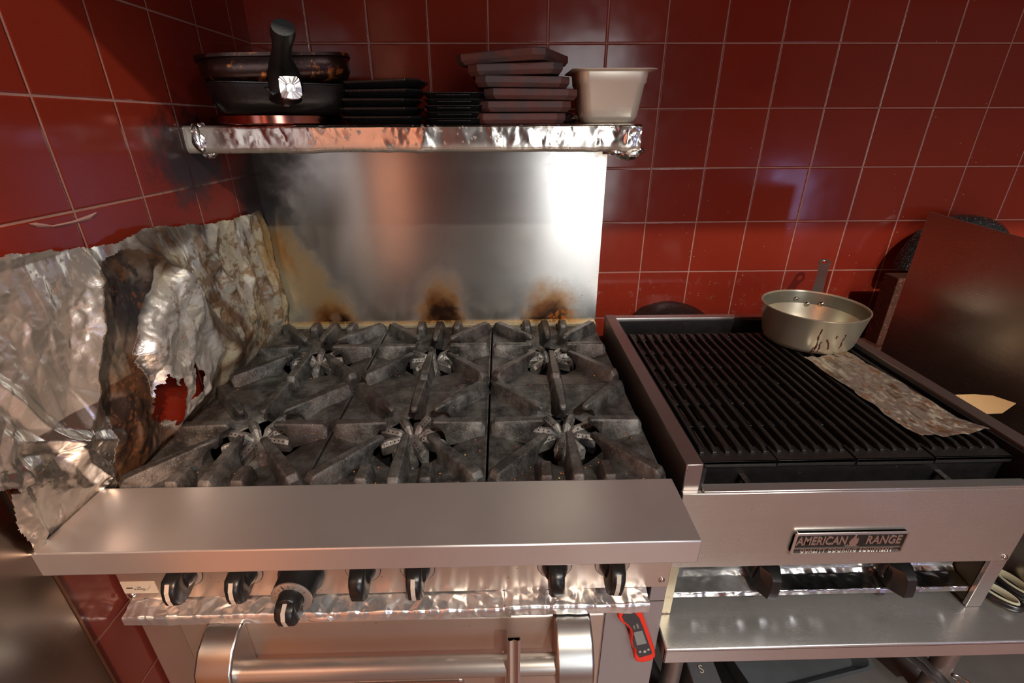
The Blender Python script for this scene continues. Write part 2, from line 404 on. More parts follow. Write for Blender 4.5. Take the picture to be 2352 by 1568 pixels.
def grid_obj(name, P, mat, mask=None, stain=None, parent=None, loc=None, smooth=180, solid=0.):
    nu, nv = P.shape[:2]
    ok = np.ones((nu-1, nv-1), bool) if mask is None else (mask[:-1, :-1] & mask[1:, :-1] & mask[:-1, 1:] & mask[1:, 1:])
    idx = np.arange(nu*nv).reshape(nu, nv)
    F = np.stack([idx[:-1, :-1], idx[1:, :-1], idx[1:, 1:], idx[:-1, 1:]], -1)[ok]
    used = np.unique(F); remap = np.full(nu*nv, -1); remap[used] = np.arange(len(used)); F = remap[F]
    V = P.reshape(-1, 3)[used]
    base = Vector(parent['_w']) if parent is not None else Vector((0, 0, 0))
    org = Vector(loc) if loc is not None else base
    V = V-np.array(org)
    me = bpy.data.meshes.new(name); me.from_pydata(V.tolist(), [], F.tolist()); me.materials.append(mat)
    if stain is not None:
        at = me.color_attributes.new('stain', 'FLOAT_COLOR', 'POINT')
        at.data.foreach_set('color', stain.reshape(-1, 4)[used].astype(np.float32).ravel())
    me.polygons.foreach_set('use_smooth', [smooth > 0]*len(me.polygons))
    o = bpy.data.objects.new(name, me); COL.objects.link(o)
    o.location = org-base if parent is not None else org
    if parent is not None: o.parent = parent
    o['_w'] = tuple(org)
    if solid:
        md = o.modifiers.new('thick', 'SOLIDIFY'); md.thickness = solid; md.offset = 0
    return o
class Paint:
    def __init__(s, shape): s.c = np.zeros(shape+(3,)); s.a = np.zeros(shape)
    def over(s, col, al):
        al = np.clip(al, 0, 1); na = al+s.a*(1-al); k = np.where(na > 1e-6, al/np.maximum(na, 1e-6), 0)[..., None]
        s.c = s.c*(1-k)+np.array(col)*k; s.a = na
    def rgba(s): return np.concatenate([s.c, s.a[..., None]], -1)

FONT_CACHE = {}
def text(s, size, name, mat, parent, M, extrude=.0006, bold=0., shear=0., space=1., sx=1.):
    cu = bpy.data.curves.new('t', 'FONT'); cu.body = s; cu.size = size; cu.extrude = extrude; cu.offset = bold; cu.shear = shear
    cu.space_character = space; cu.align_x = 'CENTER'; cu.align_y = 'CENTER'; cu.resolution_u = 3
    t = bpy.data.objects.new('t', cu); COL.objects.link(t); bpy.context.view_layer.update()
    me = bpy.data.meshes.new_from_object(t.evaluated_get(bpy.context.evaluated_depsgraph_get()))
    bpy.data.objects.remove(t); bpy.data.curves.remove(cu)
    mb = MB(); mb.v = [(v.co.x*sx, v.co.y, v.co.z) for v in me.vertices]; mb.f = [tuple(p.vertices) for p in me.polygons]; mb.mi = [0]*len(mb.f)
    bpy.data.meshes.remove(me)
    return mb.build(name, mat, parent, M=M)
def face_front(x, y, z, rot=0, tilt=0):   # a text plane that looks toward -y
    return Matrix.Translation((x, y, z)) @ Matrix.Rotation(PI/2+tilt, 4, 'X') @ Matrix.Rotation(rot, 4, 'Z')

# ------------------------------------------------------------------ setting
def struct(name, mb, mat, **k):
    o = mb.build(name, mat, **k); o['kind'] = 'structure'; return o
struct('wall_back', MB().box(-.1, 4.0, 0, .1, FLOOR, CEIL), tile_mat('red_wall_tile', 0, .147))
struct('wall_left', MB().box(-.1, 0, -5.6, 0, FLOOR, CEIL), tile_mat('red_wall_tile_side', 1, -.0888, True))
WALLP = plain('kitchen_wall', (.30, .23, .18), .6, 0, .1)
struct('wall_right', MB().box(4.0, 4.1, -5.6, .1, FLOOR, CEIL), WALLP)
struct('wall_front', MB().box(-.1, 4.1, -5.7, -5.6, FLOOR, CEIL), WALLP)
struct('floor', MB().box(-.1, 4.1, -5.7, .1, FLOOR-.1, FLOOR), plain('quarry_floor', (.22, .085, .055), .35, 0, .3, 9))
struct('ceiling', MB().box(-.1, 4.1, -5.7, .1, CEIL, CEIL+.1), plain('ceiling_paint', (.62, .58, .52), .7))
# two added panels out of view, there only for their reflections in the steel
struct('added_dark_panel', MB().box(.03, .78, -5.598, -5.56, FLOOR, .75), plain('dark_panel_paint', (.045, .035, .03), .5))  # added dark panel, stands in for the viewer's dark reflection
struct('orange_reflector', MB().box(0, .03, -2.0, -1.15, FLOOR, .45), plain('orange_reflector_paint', (.66, .27, .09), .45))  # added orange reflector on the left wall, tints the riser's reflection
# underside front of the extraction hood, above the picture: it shades the upper wall
struct('trim_1', MB().box(0.0, 3.2, -1.02, -1.0, .295, CEIL).box(3.18, 3.2, -1.0, 0, .295, CEIL), plain('hood_steel', (.5, .48, .45), .35, .9))

# ------------------------------------------------------------------ range
RB = (.45, -.50, FLOOR)
rng = tag(empty('gas_range', RB), 'stainless six-burner gas range with oven, tall riser and belly ledge against the left wall', 'stove')
X0, X1 = .006, .904
b = MB()
b.box(X0, X1, -.862, -.02, FLOOR+.13, -.80)
b.box(X0, X0+.012, -.835, -.13, -.80, -.738).box(X1-.012, X1, -.835, -.13, -.80, -.738)
b.box(X0, X1, -.86, -.834, -.80, -.738).box(X0, X1, -.15, -.02, -.80, -.738)
b.build('body', SOOT, rng)
for lx in (.06, .85):
    for ly in (-.8, -.1): MB().cyl((lx, ly, FLOOR), (lx, ly, FLOOR+.135), .022).build('leg', CHROME, rng, smooth=40)
MB().box(.003, .8995, -.963, -.836, -.746, -.705).build('ledge', STEEL_TOP, rng, bevel=.0022, smooth=40)
pnl = MB().box(X0, .905, -.878, -.862, -.901, -.743).build('control_panel', STEEL_FRONT, rng, bevel=.001)
# front frame under the panel
MB().box(X0, .088, -.876, -.862, -1.50, -.936).box(X0, .03, -.876, -.862, -.94, -.897).build('front_stile', STEEL_FRONT, rng, bevel=.001)
MB().box(.805, .905, -.876, -.862, -1.50, -.936).box(.878, .905, -.876, -.862, -.94, -.897).build('front_stile', steel('stile_steel', (.52, .52, .55), .32, an=.3), rng, bevel=.001)
# riser
U, V = np.meshgrid(np.linspace(0, .906, 300), np.linspace(-.725, -.205, 175), indexing='ij')
pt = Paint(U.shape)
nz = fbm(U*30, V*30, 3, 5, .6); nf = fbm(U*120, V*120, 8, 4, .65); nl = fbm(U*9, V*9, 21, 4)
def blob(cx, cz, rx, rz, k=.5, seed=0): return np.hypot((U-cx)/rx, (V-cz)/rz)+(fbm(U*28, V*28, 30+seed, 5, .6)-.5)*k
# yellow heat tint running down from the left edge
band = np.abs(U-(.030+(-.44-V)*.30))/(.035+.05*sm(-V, .45, .62))
pt.over((.46, .27, .07), (1-sm(band+(nz-.5)*.9, .55, 1.5))*.72*sm(V, -.72, -.64)*sm(-V, .38, .47))
pt.over((.36, .15, .02), (1-sm(np.abs(U-(.014+(-.44-V)*.2))/.030+(nz-.5)*1.5, .3, 1.2))*.7*sm(-V, .42, .47)*sm(V, -.62, -.55))
pt.over((.62, .55, .36), (1-sm(U/.06+(nz-.5), .4, 1.3))*.5*sm(-V, .5, .6))
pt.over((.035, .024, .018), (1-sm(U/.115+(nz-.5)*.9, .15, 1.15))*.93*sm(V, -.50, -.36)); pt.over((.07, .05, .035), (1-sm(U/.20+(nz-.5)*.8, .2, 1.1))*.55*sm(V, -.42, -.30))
for i, (cx, rx, rz, top) in enumerate(((.135, .068, .075, .6), (.453, .066, .135, 1.), (.772, .074, .105, .8))):
    d = blob(cx, -.73, rx*1.30, rz*1.35, .5, i); pt.over((.40, .19, .04), (1-sm(d, .55, 1.12))*.85)
    d = blob(cx, -.73, rx*1.02, rz*1.02, .5, i+4); pt.over((.17, .06, .015), (1-sm(d, .5, 1.05))*.95)
    d = blob(cx+.004, -.735, rx*.85, rz*.6, 1.1, i+8); pt.over((.022, .009, .006), (1-sm(d, .5, 1.05))*.97)
    if i == 2: d = blob(cx+.03, -.71, .045, .04, 1.6, 20); pt.over((.55, .15, .01), (1-sm(d, .5, .9))*.8*(nf > .5))
    if i == 0: d = blob(cx+.01, -.70, .02, .02, .8, 22); pt.over((.30, .16, .09), (1-sm(d, .5, 1.1))*.8)
sp = (nf > .80)*sm(-V, .56, .70); pt.over((.08, .04, .02), sp*.8*(fbm(U*12, V*12, 77) > .42))
sp = fbm(U*210, V*210, 91, 2); pt.over((.75, .72, .6), (sp > .955)*.8*sm(U, .35, .6)*sm(-V, .4, .5))
pt.over((.33, .23, .12), (1-sm(np.hypot((U-.90)/.05, (V+.245)/.05)+(nz-.5)*1.4, .3, 1.0))*.85)
pt.over((.50, .47, .38), (1-sm(np.hypot((U-.83)/.075, (V+.26)/.075)+(nf-.5)*3.2, .3, .8))*.28)
pt.over((.62, .35, .12), (V < -.715)*(.4+.6*(nf > .5))*.8)
P = np.stack([U, np.full_like(U, -.125), V], -1)
MB().box(0.001, .906, -.1235, -.02, -.74, -.205).build('riser_box', STEEL, rng)
grid_obj('backguard', P, STEEL_V, stain=pt.rgba(), parent=rng)
MB().box(.0, .906, -.142, -.124, -.735, -.722).build('riser_trim', BRASSY, rng, bevel=.001)
MB().box(.002, .906, -.374, -.02, -.238, -.193).build('overshelf', STEEL, rng, bevel=.002)
MB().box(.895, .905, -.135, -.10, -.26, -.238).box(.88, .91, -.15, -.09, -.246, -.238).build('shelf_bracket', RUST, rng)

# burners: a star of cast arms with drilled sloping faces
def burner(cx, cy, z, seed, small=0):
    r = random.Random(seed); mb = MB(); n = 8
    mb.cyl((0, 0, -.034), (0, 0, -.016), .022, 16)
    a0 = r.uniform(0, 1)
    for k in range(n):
        a = a0+2*PI*k/n+r.uniform(-.08, .08); L = r.uniform(.062, .073); h = .02; w0 = .0075; w1 = .0098
        ca, sa = math.cos(a), math.sin(a); rot = Matrix.Rotation(a, 4, 'Z')
        def ring(s, k1=1., dz=0.): return [rot @ Vector((s, -w0*k1, -.026)), rot @ Vector((s, -w1*k1, -.006+dz)), rot @ Vector((s, -.0034*k1, 0.001+dz)), rot @ Vector((s, .0034*k1, 0.001+dz)), rot @ Vector((s, w1*k1, -.006+dz)), rot @ Vector((s, w0*k1, -.026))]
        mb.cur = 0
        mb.loft([ring(.012, .55, -.012), ring(.026, .9), ring(L-.006), ring(L, .75, -.003)])
        mb.cur = 1
        for sgn in (-1, 1):
            for q in range(4):
                s_ = .030+(L-.040)*q/3
                cpt = Vector((s_, sgn*.0062, -.0026)); nn = Vector((0, sgn*.61, .79)).normalized(); t1 = Vector((1, 0, 0)); t2 = nn.cross(t1)
                mb.add([rot @ (cpt+nn*.0005+(t1*math.cos(2*PI*j/7)+t2*math.sin(2*PI*j/7))*.0016) for j in range(7)], [tuple(range(7))])
    return mb.build('burner', [IRON_B, BLACK], rng, M=Matrix.Translation((cx, cy, z)), loc=(cx, cy, z-.03), bevel=0)
BX = (.153, .452, .750)
for i, bx in enumerate(BX):
    burner(bx, -.652, -.7405, 10+i); burner(bx, -.318, -.7405, 20+i)
for bx in BX: MB().tube([(bx, -.85, -.785), (bx, -.65, -.785), (bx, -.30, -.785)], .016, 14).build('gas_manifold_pipe', IRON_B, rng, smooth=60)

# knobs of the range
def knob(x, z, ang, stripe=True):
    k = empty('control_knob', (x-RB[0], -.878-RB[1], z-RB[2])); k.parent = rng; k['_w'] = (x, -.878, z)
    Ty = Matrix.Translation((x, -.878, z)) @ Matrix.Rotation(PI/2, 4, 'X')    # local z -> -y
    MB().lathe([(.0285, 0), (.0285, .0012), (.0272, .0012), (.0272, 0)], M=Ty, n=40).build('outline_ring', BLACKP, k)
    MB().lathe([(.0275, 0), (.0275, .0016), (.0205, .0016), (.0205, 0)], M=Ty, n=40).build('bezel', plain('knob_bezel', (.50, .42, .37), .3, .6), k)
    MB().lathe([(.0210, 0), (.0205, .006), (.019, .013), (.0165, .018), (.0, .019)], M=Ty, n=32).build('skirt', BLACKP, k, smooth=60)
    R = Matrix.Translation((x, -.878, z)) @ Matrix.Rotation(ang, 4, 'Y')
    prof = [(0., .021), (-.018, .0225), (-.034, .019), (-.041, .008), (-.043, -.006), (-.041, -.019), (-.034, -.026), (-.016, -.026), (0, -.020)]
    def sec(x_, k_): return [R @ Vector((x_, -.002+p[0]*k_, p[1]*(.86+.14*k_))) for p in prof]
    mb = MB(); mb.loft([sec(-.0118, .90), sec(-.0085, 1.0), sec(.0085, 1.0), sec(.0118, .90)]); mb.build('grip', BLACKP, k, smooth=50)
    if stripe:
        mb = MB(); st = [R @ Vector((sx_, -.002+p[0]-.0006, p[1])) for p in prof[2:7] for sx_ in (-.0034, .0034)]
        mb.add(st, [(2*i, 2*i+1, 2*i+3, 2*i+2) for i in range(4)]); mb.build('stripe', WHITEP, k)
    return k
KZ = -.845
for x, a, s in ((.116, .0, True), (.212, .0, True), (.401, 0, False), (.489, 0, True), (.712, 0, False), (.806, .10, True)): knob(x, KZ, a, s)
# thermostat dial
k = empty('thermostat_dial', (.302-RB[0], -.878-RB[1], -.852-RB[2])); k.parent = rng; k['_w'] = (.302, -.878, -.852)
Ty = Matrix.Translation((.302, -.878, -.852)) @ Matrix.Rotation(PI/2, 4, 'X')
MB().lathe([(.036, 0), (.036, .008), (.032, .012), (.031, .040), (.0305, .042)], M=Ty, n=48, cap=True).build('dial_body', BLACKP, k, smooth=50)
MB().lathe([(.0310, .0415), (.0312, .0440), (.0300, .0446), (.0195, .0446), (.0192, .0425)], M=Ty, n=48).build('dial_ring', plain('dial_silver', (.52, .46, .40), .3, .7), k, smooth=50)
mb = MB()
for d_ in range(0, 300, 20):
    a = math.radians(d_+30); M_ = Ty @ Matrix.Rotation(a, 4, 'Z')
    mb.box(.0225, .0275 if d_ % 60 == 0 else .0250, -.0003, .0003, .0446, .0449, M_)
M_ = Ty @ Matrix.Rotation(PI*.62, 4, 'Z'); mb.box(.020, .029, -.0006, .0006, .0446, .0450, M_)
mb.build('dial_marks', BLACKP, k)
MB().lathe([(.0190, .042), (.0180, .060), (.016, .062)], M=Ty, n=32, cap=True).build('hub', BLACKP, k, smooth=50)
mb = MB(); prof = [(-.045, .012), (-.062, .012), (-.074, .006), (-.078, -.006), (-.074, -.022), (-.060, -.027), (-.047, -.024)]
def sec2(x_, q): return [Vector((.302+x_, -.878+p[0]*q, -.852+p[1])) for p in prof]
mb.loft([sec2(-.0140, .97), sec2(-.0115, 1), sec2(.0115, 1), sec2(.0140, .97)]); mb.build('grip', BLACKP, k, smooth=50)
mb = MB(); st = [Vector((.302+sx_, -.878+p[0]-.0006, -.852+p[1])) for p in prof[1:5] for sx_ in (-.0032, .0032)]
mb.add(st, [(2*i, 2*i+1, 2*i+3, 2*i+2) for i in range(3)]); mb.build('stripe', WHITEP, k)
# sticker with an ignition mark
st = MB().box(.0075, .062, -.8788, -.878, -.888, -.862).build('sticker', plain('sticker', (.50, .45, .36), .4), rng)
MB().box(.014, .024, -.8792, -.8787, -.8765, -.8745).build('printed_dash', BLACKP, st)
text('ON\nBURNERS', .0042, 'printing', BLACKP, st, face_front(.0345, -.8790, -.8765), .0001)
mb = MB(); mb.tube([(.037+.018*math.sin(t), -.8790, -.882+.018*(1-math.cos(t))) for t in np.linspace(.1, 1.2, 8)], .0003, 5); mb.build('printed_arc', BLACKP, st)
for sx_, sz_ in ((.8925, -.884), (.017, -.893)):
    Ts = Matrix.Translation((sx_, -.878, sz_)) @ Matrix.Rotation(PI/2, 4, 'X')
    MB().lathe([(.0055, 0), (.0052, .0015), (.003, .003), (.001, .0032)], M=Ts, n=16, cap=True).build('screw', CHROME, rng, smooth=60)

# oven door
dx0, dx1 = .0915, .798
door = MB().box(dx0, dx1, -.900, -.872, -1.48, -.936).build('oven_door', STEEL_FRONT, rng, bevel=.004, seg=3, smooth=40)
def bracket(xa, xb):
    pr = [(-.899, -.928), (-.918, -.930), (-.944, -.944), (-.964, -.968), (-.971, -.995), (-.966, -1.018), (-.950, -1.030), (-.93, -1.034), (-.899, -1.030)]
    MB().xpr(pr, xa, xb).build('handle_bracket', SATIN, door, bevel=.004, seg=3, smooth=45)
bracket(.144, .202); bracket(.711, .771)
MB().cyl((.195, -.943, -.993), (.72, -.943, -.993), .0165, 32).build('handle_bar', steel('bar_steel', (.55, .51, .47), .3, an=.5), door, smooth=50)
mb = MB(); mb.ypr([(.365+.187*(i/10) if False else 0, 0) for i in range(0)] or
    [(.357, -1.16), (.555, -1.16), (.555, -1.106), (.552, -1.1005), (.546, -1.098), (.366, -1.098), (.360, -1.1005), (.357, -1.106)], -.904, -.900)
npl = mb.build('nameplate', CHROME, door, bevel=.0012)

# ------------------------------------------------------------------ stove grates
def grate_mesh(front=True):
    """one cast 12 inch top grate round the origin: bowl plate with a hole, eight fingers and two edge nubs (toward -y when front)"""
    mb = MB(); hx, hy = .1475, .1715; n = 72; ts = [0, .03, .06, .12, .25, .4, .6, .8, .93, 1.]
    cy_ = .004 if front else -.004; rh = .080
    rings = []
    for side in (0, 1):
        for t in (ts if side == 0 else ts[::-1]):
            ring = []
            for k in range(n):
                a = 2*PI*(k+.5)/n; ca, sa = math.cos(a), math.sin(a)
                q = min(hx/abs(ca) if abs(ca) > 1e-9 else 9, hy/abs(sa) if abs(sa) > 1e-9 else 9); ox, oy = ca*q, sa*q
                rr = rh*(1+.07*math.cos(4*a)); ix, iy = ca*rr, cy_+sa*rr
                x = ox+(ix-ox)*t; y = oy+(iy-oy)*t
                dd = math.hypot(x, y)
                s_ = min(1, max(0, (.142-dd)/(.142-.07))); s_ = s_*s_*(3-2*s_)
                z = -.004*min(1, t*8)-.020*s_ - (.004 if side else 0)-(.006*max(0, (t-.8)/.2) if not side else .006*max(0, (t-.8)/.2))
                if t == 0: z = -.010 if side else -.002
                ring.append(Vector((x, y, z)))
            rings.append(ring)
    mb.loft(rings+[rings[0]], cap=False)
    def fin(p0, p1, top=.0235, w0=.0185, w1=.0130, nub=False):
        p0, p1 = Vector(p0), Vector(p1); d = p1-p0; L = d.length; t = d/L; s = Vector((-t.y, t.x, 0))
        if nub: st = [(0, -.004, top-.012, w0*.9, w0*1.3), (.006, -.004, top-.001, w0, w0*1.6), (.4*L, -.012, top, w0, w0*1.9), (L-.006, -.014, top-.001, w0*.95, w0*1.6), (L, -.012, top-.008, w0*.7, w0*1.3)]
        else: st = [(0, -.006, top-.011, w0*.9, w0*1.5), (.008, -.006, top-.001, w0, w0*1.9), (.3*L, -.014, top, w0, w0*2.1), (.55*L, -.022, top, w0*.92, w0*1.7),
                    (.70*L, -.029, top, w0*.85, w0*1.25), (.74*L, -.026, top, w0*.8, w0*.9), (.78*L, -.006, top, w1*1.1, w1*.8), (.84*L, .004, top, w1*1.05, w1*.75), (.96*L, .010, top, w1, w1*.7), (L, .013, top-.004, w1*.6, w1*.5)]
        rr = []
        for (q, zb, zt, wt, wb) in st:
            c = p0+t*q
            rr.append([c-s*wb/2+Vector((0, 0, zb)), c-s*wt*.5*1.12+Vector((0, 0, zt-.004)), c-s*wt*.42+Vector((0, 0, zt)), c+s*wt*.42+Vector((0, 0, zt)), c+s*wt*.5*1.12+Vector((0, 0, zt-.004)), c+s*wb/2+Vector((0, 0, zb))])
        mb.loft(rr)
    e = .003
    fin((0, -hy+e, 0), (0, -.038, 0)); fin((0, hy-e, 0), (0, .042, 0))
    fin((-hx+e, 0, 0), (-.042, 0, 0)); fin((hx-e, 0, 0), (.042, 0, 0))
    for sx_ in (-1, 1):
        for sy_ in (-1, 1): fin((sx_*(hx-.008), sy_*(hy-.016), 0), (sx_*.041, sy_*.044, 0), w0=.0195)
    yo = -1 if front else 1
    for sx_ in (-1, 1): fin((sx_*.052, yo*(hy-e), 0), (sx_*.050, yo*(hy-.052), 0), nub=True)
    return mb
GZ = -.7255
gf = grate_mesh(True); gb = grate_mesh(False)
lab = {(0, 1): 'front-left cast-iron burner grate beside the foil and behind the ledge', (1, 1): 'middle grate of the front row, behind the ledge, strewn with orange crumbs',
       (2, 1): 'front-right cast-iron burner grate beside the grill side rail', (0, 0): 'rear-left cast-iron burner grate at the foot of the riser, beside the foil',
       (1, 0): 'middle grate of the rear row, under the middle burn mark', (2, 0): 'rear-right cast-iron burner grate under the right burn mark'}
protos = {}
for r_i in (1, 0):
    for c in range(3):
        cx = (.1535, .4525, .7515)[c]; cy = (-.3190, -.6645)[r_i]
        if r_i not in protos:
            protos[r_i] = (gf if r_i else gb).build('stove_grate', IRON, loc=(0, 0, 0), bevel=.0012, smooth=45); o = protos[r_i]
        else: o = protos[r_i].copy(); COL.objects.link(o)
        o.location = (cx, cy, GZ); tag(o, lab[(c, r_i)], 'burner grate', 'six cast-iron grates on the range')

# crumbs on the stove
rd = random.Random(4); mb = MB()
for i in range(230):
    c = rd.choice((0, 1, 1, 1, 2, 2)); x = BX[c]+rd.uniform(-.14, .14); y = rd.choice((-.80, -.82, -.78, -.7, -.5, -.35)) + rd.uniform(-.02, .06); 
    if math.hypot(x-BX[c], y+.66) < .095 or math.hypot(x-BX[c], y+.318) < .095: continue
    s_ = rd.uniform(.0007, .0019); z = GZ-.002-.022*max(0, (.142-min(math.hypot(x-BX[c], y+.66), math.hypot(x-BX[c], y+.318)))/.072)**1.2
    mb.cur = rd.choice((0, 0, 1, 2)); M_ = Matrix.Translation((x, y, z+.0015)) @ Matrix.Rotation(rd.uniform(0, 3), 4, 'Z') @ Matrix.Rotation(rd.uniform(-.5, .5), 4, 'X')
    mb.lathe([(.1*s_, -s_*.6), (s_, -.1*s_), (.8*s_, s_*.5), (.1*s_, s_*.7)], M=M_, n=6, sx=rd.uniform(.7, 1.5), cap=True)
tag(mb.build('food_crumbs', [plain('crumb_orange', (.55, .17, .05), .7), plain('crumb_yellow', (.62, .42, .15), .7), plain('crumb_red', (.5, .03, .03), .6)]),
    'orange, yellow and red food crumbs scattered over the stove grates', 'food crumbs', None, 'stuff')

# ------------------------------------------------------------------ foil sheets on the left wall
Y, Z = np.meshgrid(np.linspace(-1.01, -.128, 560), np.linspace(-.745, -.32, 270), indexing='ij')
out = [(-1.01, -.322), (-.8205, -.334), (-.714, -.3566), (-.663, -.3585), (-.615, -.352), (-.5457, -.350), (-.50, -.362), (-.39, -.378), (-.30, -.384), (-.1924, -.388), (-.165, -.392), (-.148, -.43),
       (-.142, -.60), (-.136, -.742), (-.835, -.743), (-.945, -.742), (-.958, -.720), (-.967, -.69), (-.974, -.65), (-.966, -.615), (-.970, -.59), (-1.01, -.56)]
jit = (fbm(Y*40, Z*40, 2)-.5)*.010
mask = inpoly(Y+jit, Z+jit, out)
hole1 = [(-.683, -.589), (-.6779, -.6191), (-.6637, -.6065), (-.6506, -.6462), (-.6534, -.6681), (-.6767, -.6932), (-.6974, -.6726), (-.715, -.6564), (-.7104, -.6325), (-.695, -.60)]
hole2 = [(-.6077, -.6024), (-.603, -.6209), (-.5882, -.6335), (-.6015, -.6555), (-.6261, -.6607), (-.634, -.668), (-.630, -.64), (-.617, -.63)]
jh = (fbm(Y*110, Z*110, 14, 3)-.5)*.022; jh2 = (fbm(Y*110+9, Z*110+5, 15, 3)-.5)*.022
hm = inpoly(Y+jh, Z+jh2, hole1) | inpoly(Y+jh, Z+jh2, hole2)
mask &= ~hm
silver = [(-.5764, -.4052), (-.5364, -.4666), (-.4782, -.6332), (-.5163, -.6773), (-.5934, -.7056), (-.6804, -.7277), (-.7096, -.6737), (-.7065, -.5745), (-.7225, -.5337), (-.6648, -.4643), (-.6181, -.433)]
sil = np.clip(sm(polyd(Y, Z, silver+[silver[0]]), 0, .028)*(inpoly(Y, Z, silver)), 0, 1)
crease = sm(fbm(Y*7, Z*7, 301, 3), .40, .60); low = sm(-Z, .55, .68)*sm(-Y, .62, .8)
h = .003+facet(Y, Z, .060, .013, 3, 1.8, .35)+facet(Y, Z, .028, .0085, 5, 2.2, .2)*(.35+.65*crease)+facet(Y, Z, .012, .0048, 8, 1.8, -.3)*np.maximum(crease*.8+.12, low)+facet(Y, Z, .0065, .0020, 9, 1.3, .8)*np.maximum(sm(crease, .5, 1)*.6, low)
amp = (.45+.55*sm(Z, -.74, -.64))*1.45; amp = amp*(1-.45*sm(-Y, .80, .87)*(Z < -.60))
h = h*amp
# tall folds
h += .016*np.maximum(0, 1-polyd(Y, Z, [(-.7315, -.3851), (-.7515, -.4326), (-.7647, -.4693), (-.7944, -.527), (-.8022, -.5523), (-.8161, -.5578), (-.8566, -.6125)])/.034)
h += .022*np.maximum(0, 1-polyd(Y, Z, [(-.5668, -.4486), (-.5261, -.5334), (-.445, -.67)])/.045)
h += .012*np.maximum(0, 1-polyd(Y, Z, [(-.40, -.50), (-.36, -.66)])/.03)
h += .004*np.maximum(0, 1-polyd(Y, Z, [(-.8594, -.4049), (-.8605, -.4847), (-.862, -.559), (-.8717, -.6416)])/.018)
h += .018*sil*(.5+fbm(Y*10, Z*10, 50))
for a_, b_ in (((-.45, -.39), (-.40, -.52)), ((-.33, -.39), (-.30, -.55)), ((-.25, -.40), (-.22, -.6)), ((-.38, -.39), (-.43, -.47)), ((-.28, -.42), (-.33, -.62)), ((-.2, -.42), (-.19, -.68)), ((-.63, -.37), (-.57, -.44)), ((-.80, -.64), (-.93, -.55)), ((-.93, -.46), (-.83, -.69))):
    h += .010*np.maximum(0, 1-segd(Y, Z, a_, b_)/.016)
lim = np.where(Y < -.833, .0045+.030*sm(Z, -.708, -.685), .06)
lim = np.where((Y > -.84) & (Z < -.70), .004+.056*sm(Z, -.735, -.70), lim)
lim = np.where(Y > -.14, .0045, lim)
h = h*np.clip(lim/.036, 0, 1)+.001+.0075*sm(-Y, .935, .947)
h = np.maximum(h, .0015)
h += .010*sm(Z, -.352, -.335)*(Y < -.70)   # top edge leaning off the wall
pt = Paint(Y.shape)
n1 = fbm(Y*14, Z*14, 60, 5, .6); n2 = fbm(Y*45, Z*45, 61, 5, .65); n3 = fbm(Y*150, Z*150, 62, 3)
def bl(cy, cz, ry, rz, k=.7): return np.hypot((Y-cy)/ry, (Z-cz)/rz)+(n1-.5)*k*2+(n2-.5)*k
pt.over((.36, .28, .12), (.25+.45*sm(n1, .38, .62))*sm(Y, -.70, -.60))                       # ochre tint on the right half
pt.over((.17, .075, .02), sm(n2, .48, .60)*.8*sm(Y, -.66, -.55)); pt.over((.05, .028, .014), sm(fbm(Y*22, Z*9, 161, 5, .65), .55, .66)*.75*sm(Y, -.62, -.55))
pt.over((.33, .20, .06), (1-sm(bl(-.17, -.50, .06, .14), .4, 1.1))*.8)
pt.over((.055, .028, .014), (1-sm(bl(-.56, -.375, .17, .030), .45, 1.1))*.85)                # scorched upper rim
dl = polyd(Y, Z, [(-.60, -.40), (-.535, -.50), (-.44, -.655), (-.41, -.69)])+(n1-.5)*.03
pt.over((.060, .028, .012), (1-sm(dl, .012, .034))*.93)
dl = polyd(Y, Z, [(-.46, -.52), (-.40, -.60), (-.37, -.69)])+(n1-.5)*.03
pt.over((.11, .05, .018), (1-sm(dl, .006, .026))*.85)
left = [(-.735, -.385), (-.753, -.4326), (-.766, -.4693), (-.796, -.527), (-.805, -.5523), (-.800, -.60), (-.815, -.66), (-.825, -.74), (-.60, -.74), (-.62, -.70), (-.70, -.68), (-.71, -.575), (-.72, -.53), (-.665, -.46), (-.60, -.40), (-.66, -.37)]
il = inpoly(Y+(n2-.5)*.02, Z+(n2-.5)*.02, left)
pt.over((.075, .036, .016), il*(.85+.15*sm(n1, .35, .6)))
pt.over((.020, .013, .010), il*sm(n2, .42, .60)*.9); pt.over((.13, .065, .03), il*sm(fbm(Y*30, Z*30, 99, 5, .7), .58, .70)*.5)
pt.over((.026, .024, .026), (1-sm(bl(-.690, -.455, .052, .045, .5), .5, 1.15))*.92)           # grey-black soot
pt.over((.05, .045, .045), (1-sm(bl(-.66, -.52, .035, .03, .5), .5, 1.15))*.8)
pt.over((.66, .65, .62), sil*(.22+.5*sm(n2, .46, .60)))                                      # white ash
pt.a *= np.where(sil > .4, .75, 1)
pt.over((.07, .035, .014), (1-sm(polyd(Y, Z, [(-.44, -.66), (-.54, -.70), (-.62, -.722), (-.70, -.735), (-.80, -.73)])+(n1-.5)*.03, .006, .030))*.9)
pt.over((.20, .07, .03), (n3 > .70)*sm(n1, .4, .55)*.6)
pt.a = np.where(Y < -.83, pt.a*.35, pt.a); pt.over((.34, .31, .22), (Y < -.73)*(Z > -.56)*.25)
P = np.stack([h, Y, Z], -1)
o = grid_obj('foil_splash_sheet', P, FOIL_WALL, mask, pt.rgba(), loc=(0, -.55, -.74), smooth=180)
tag(o, 'large crumpled aluminium foil sheet, scorched and torn, lining the left wall beside the stove', 'aluminium foil')

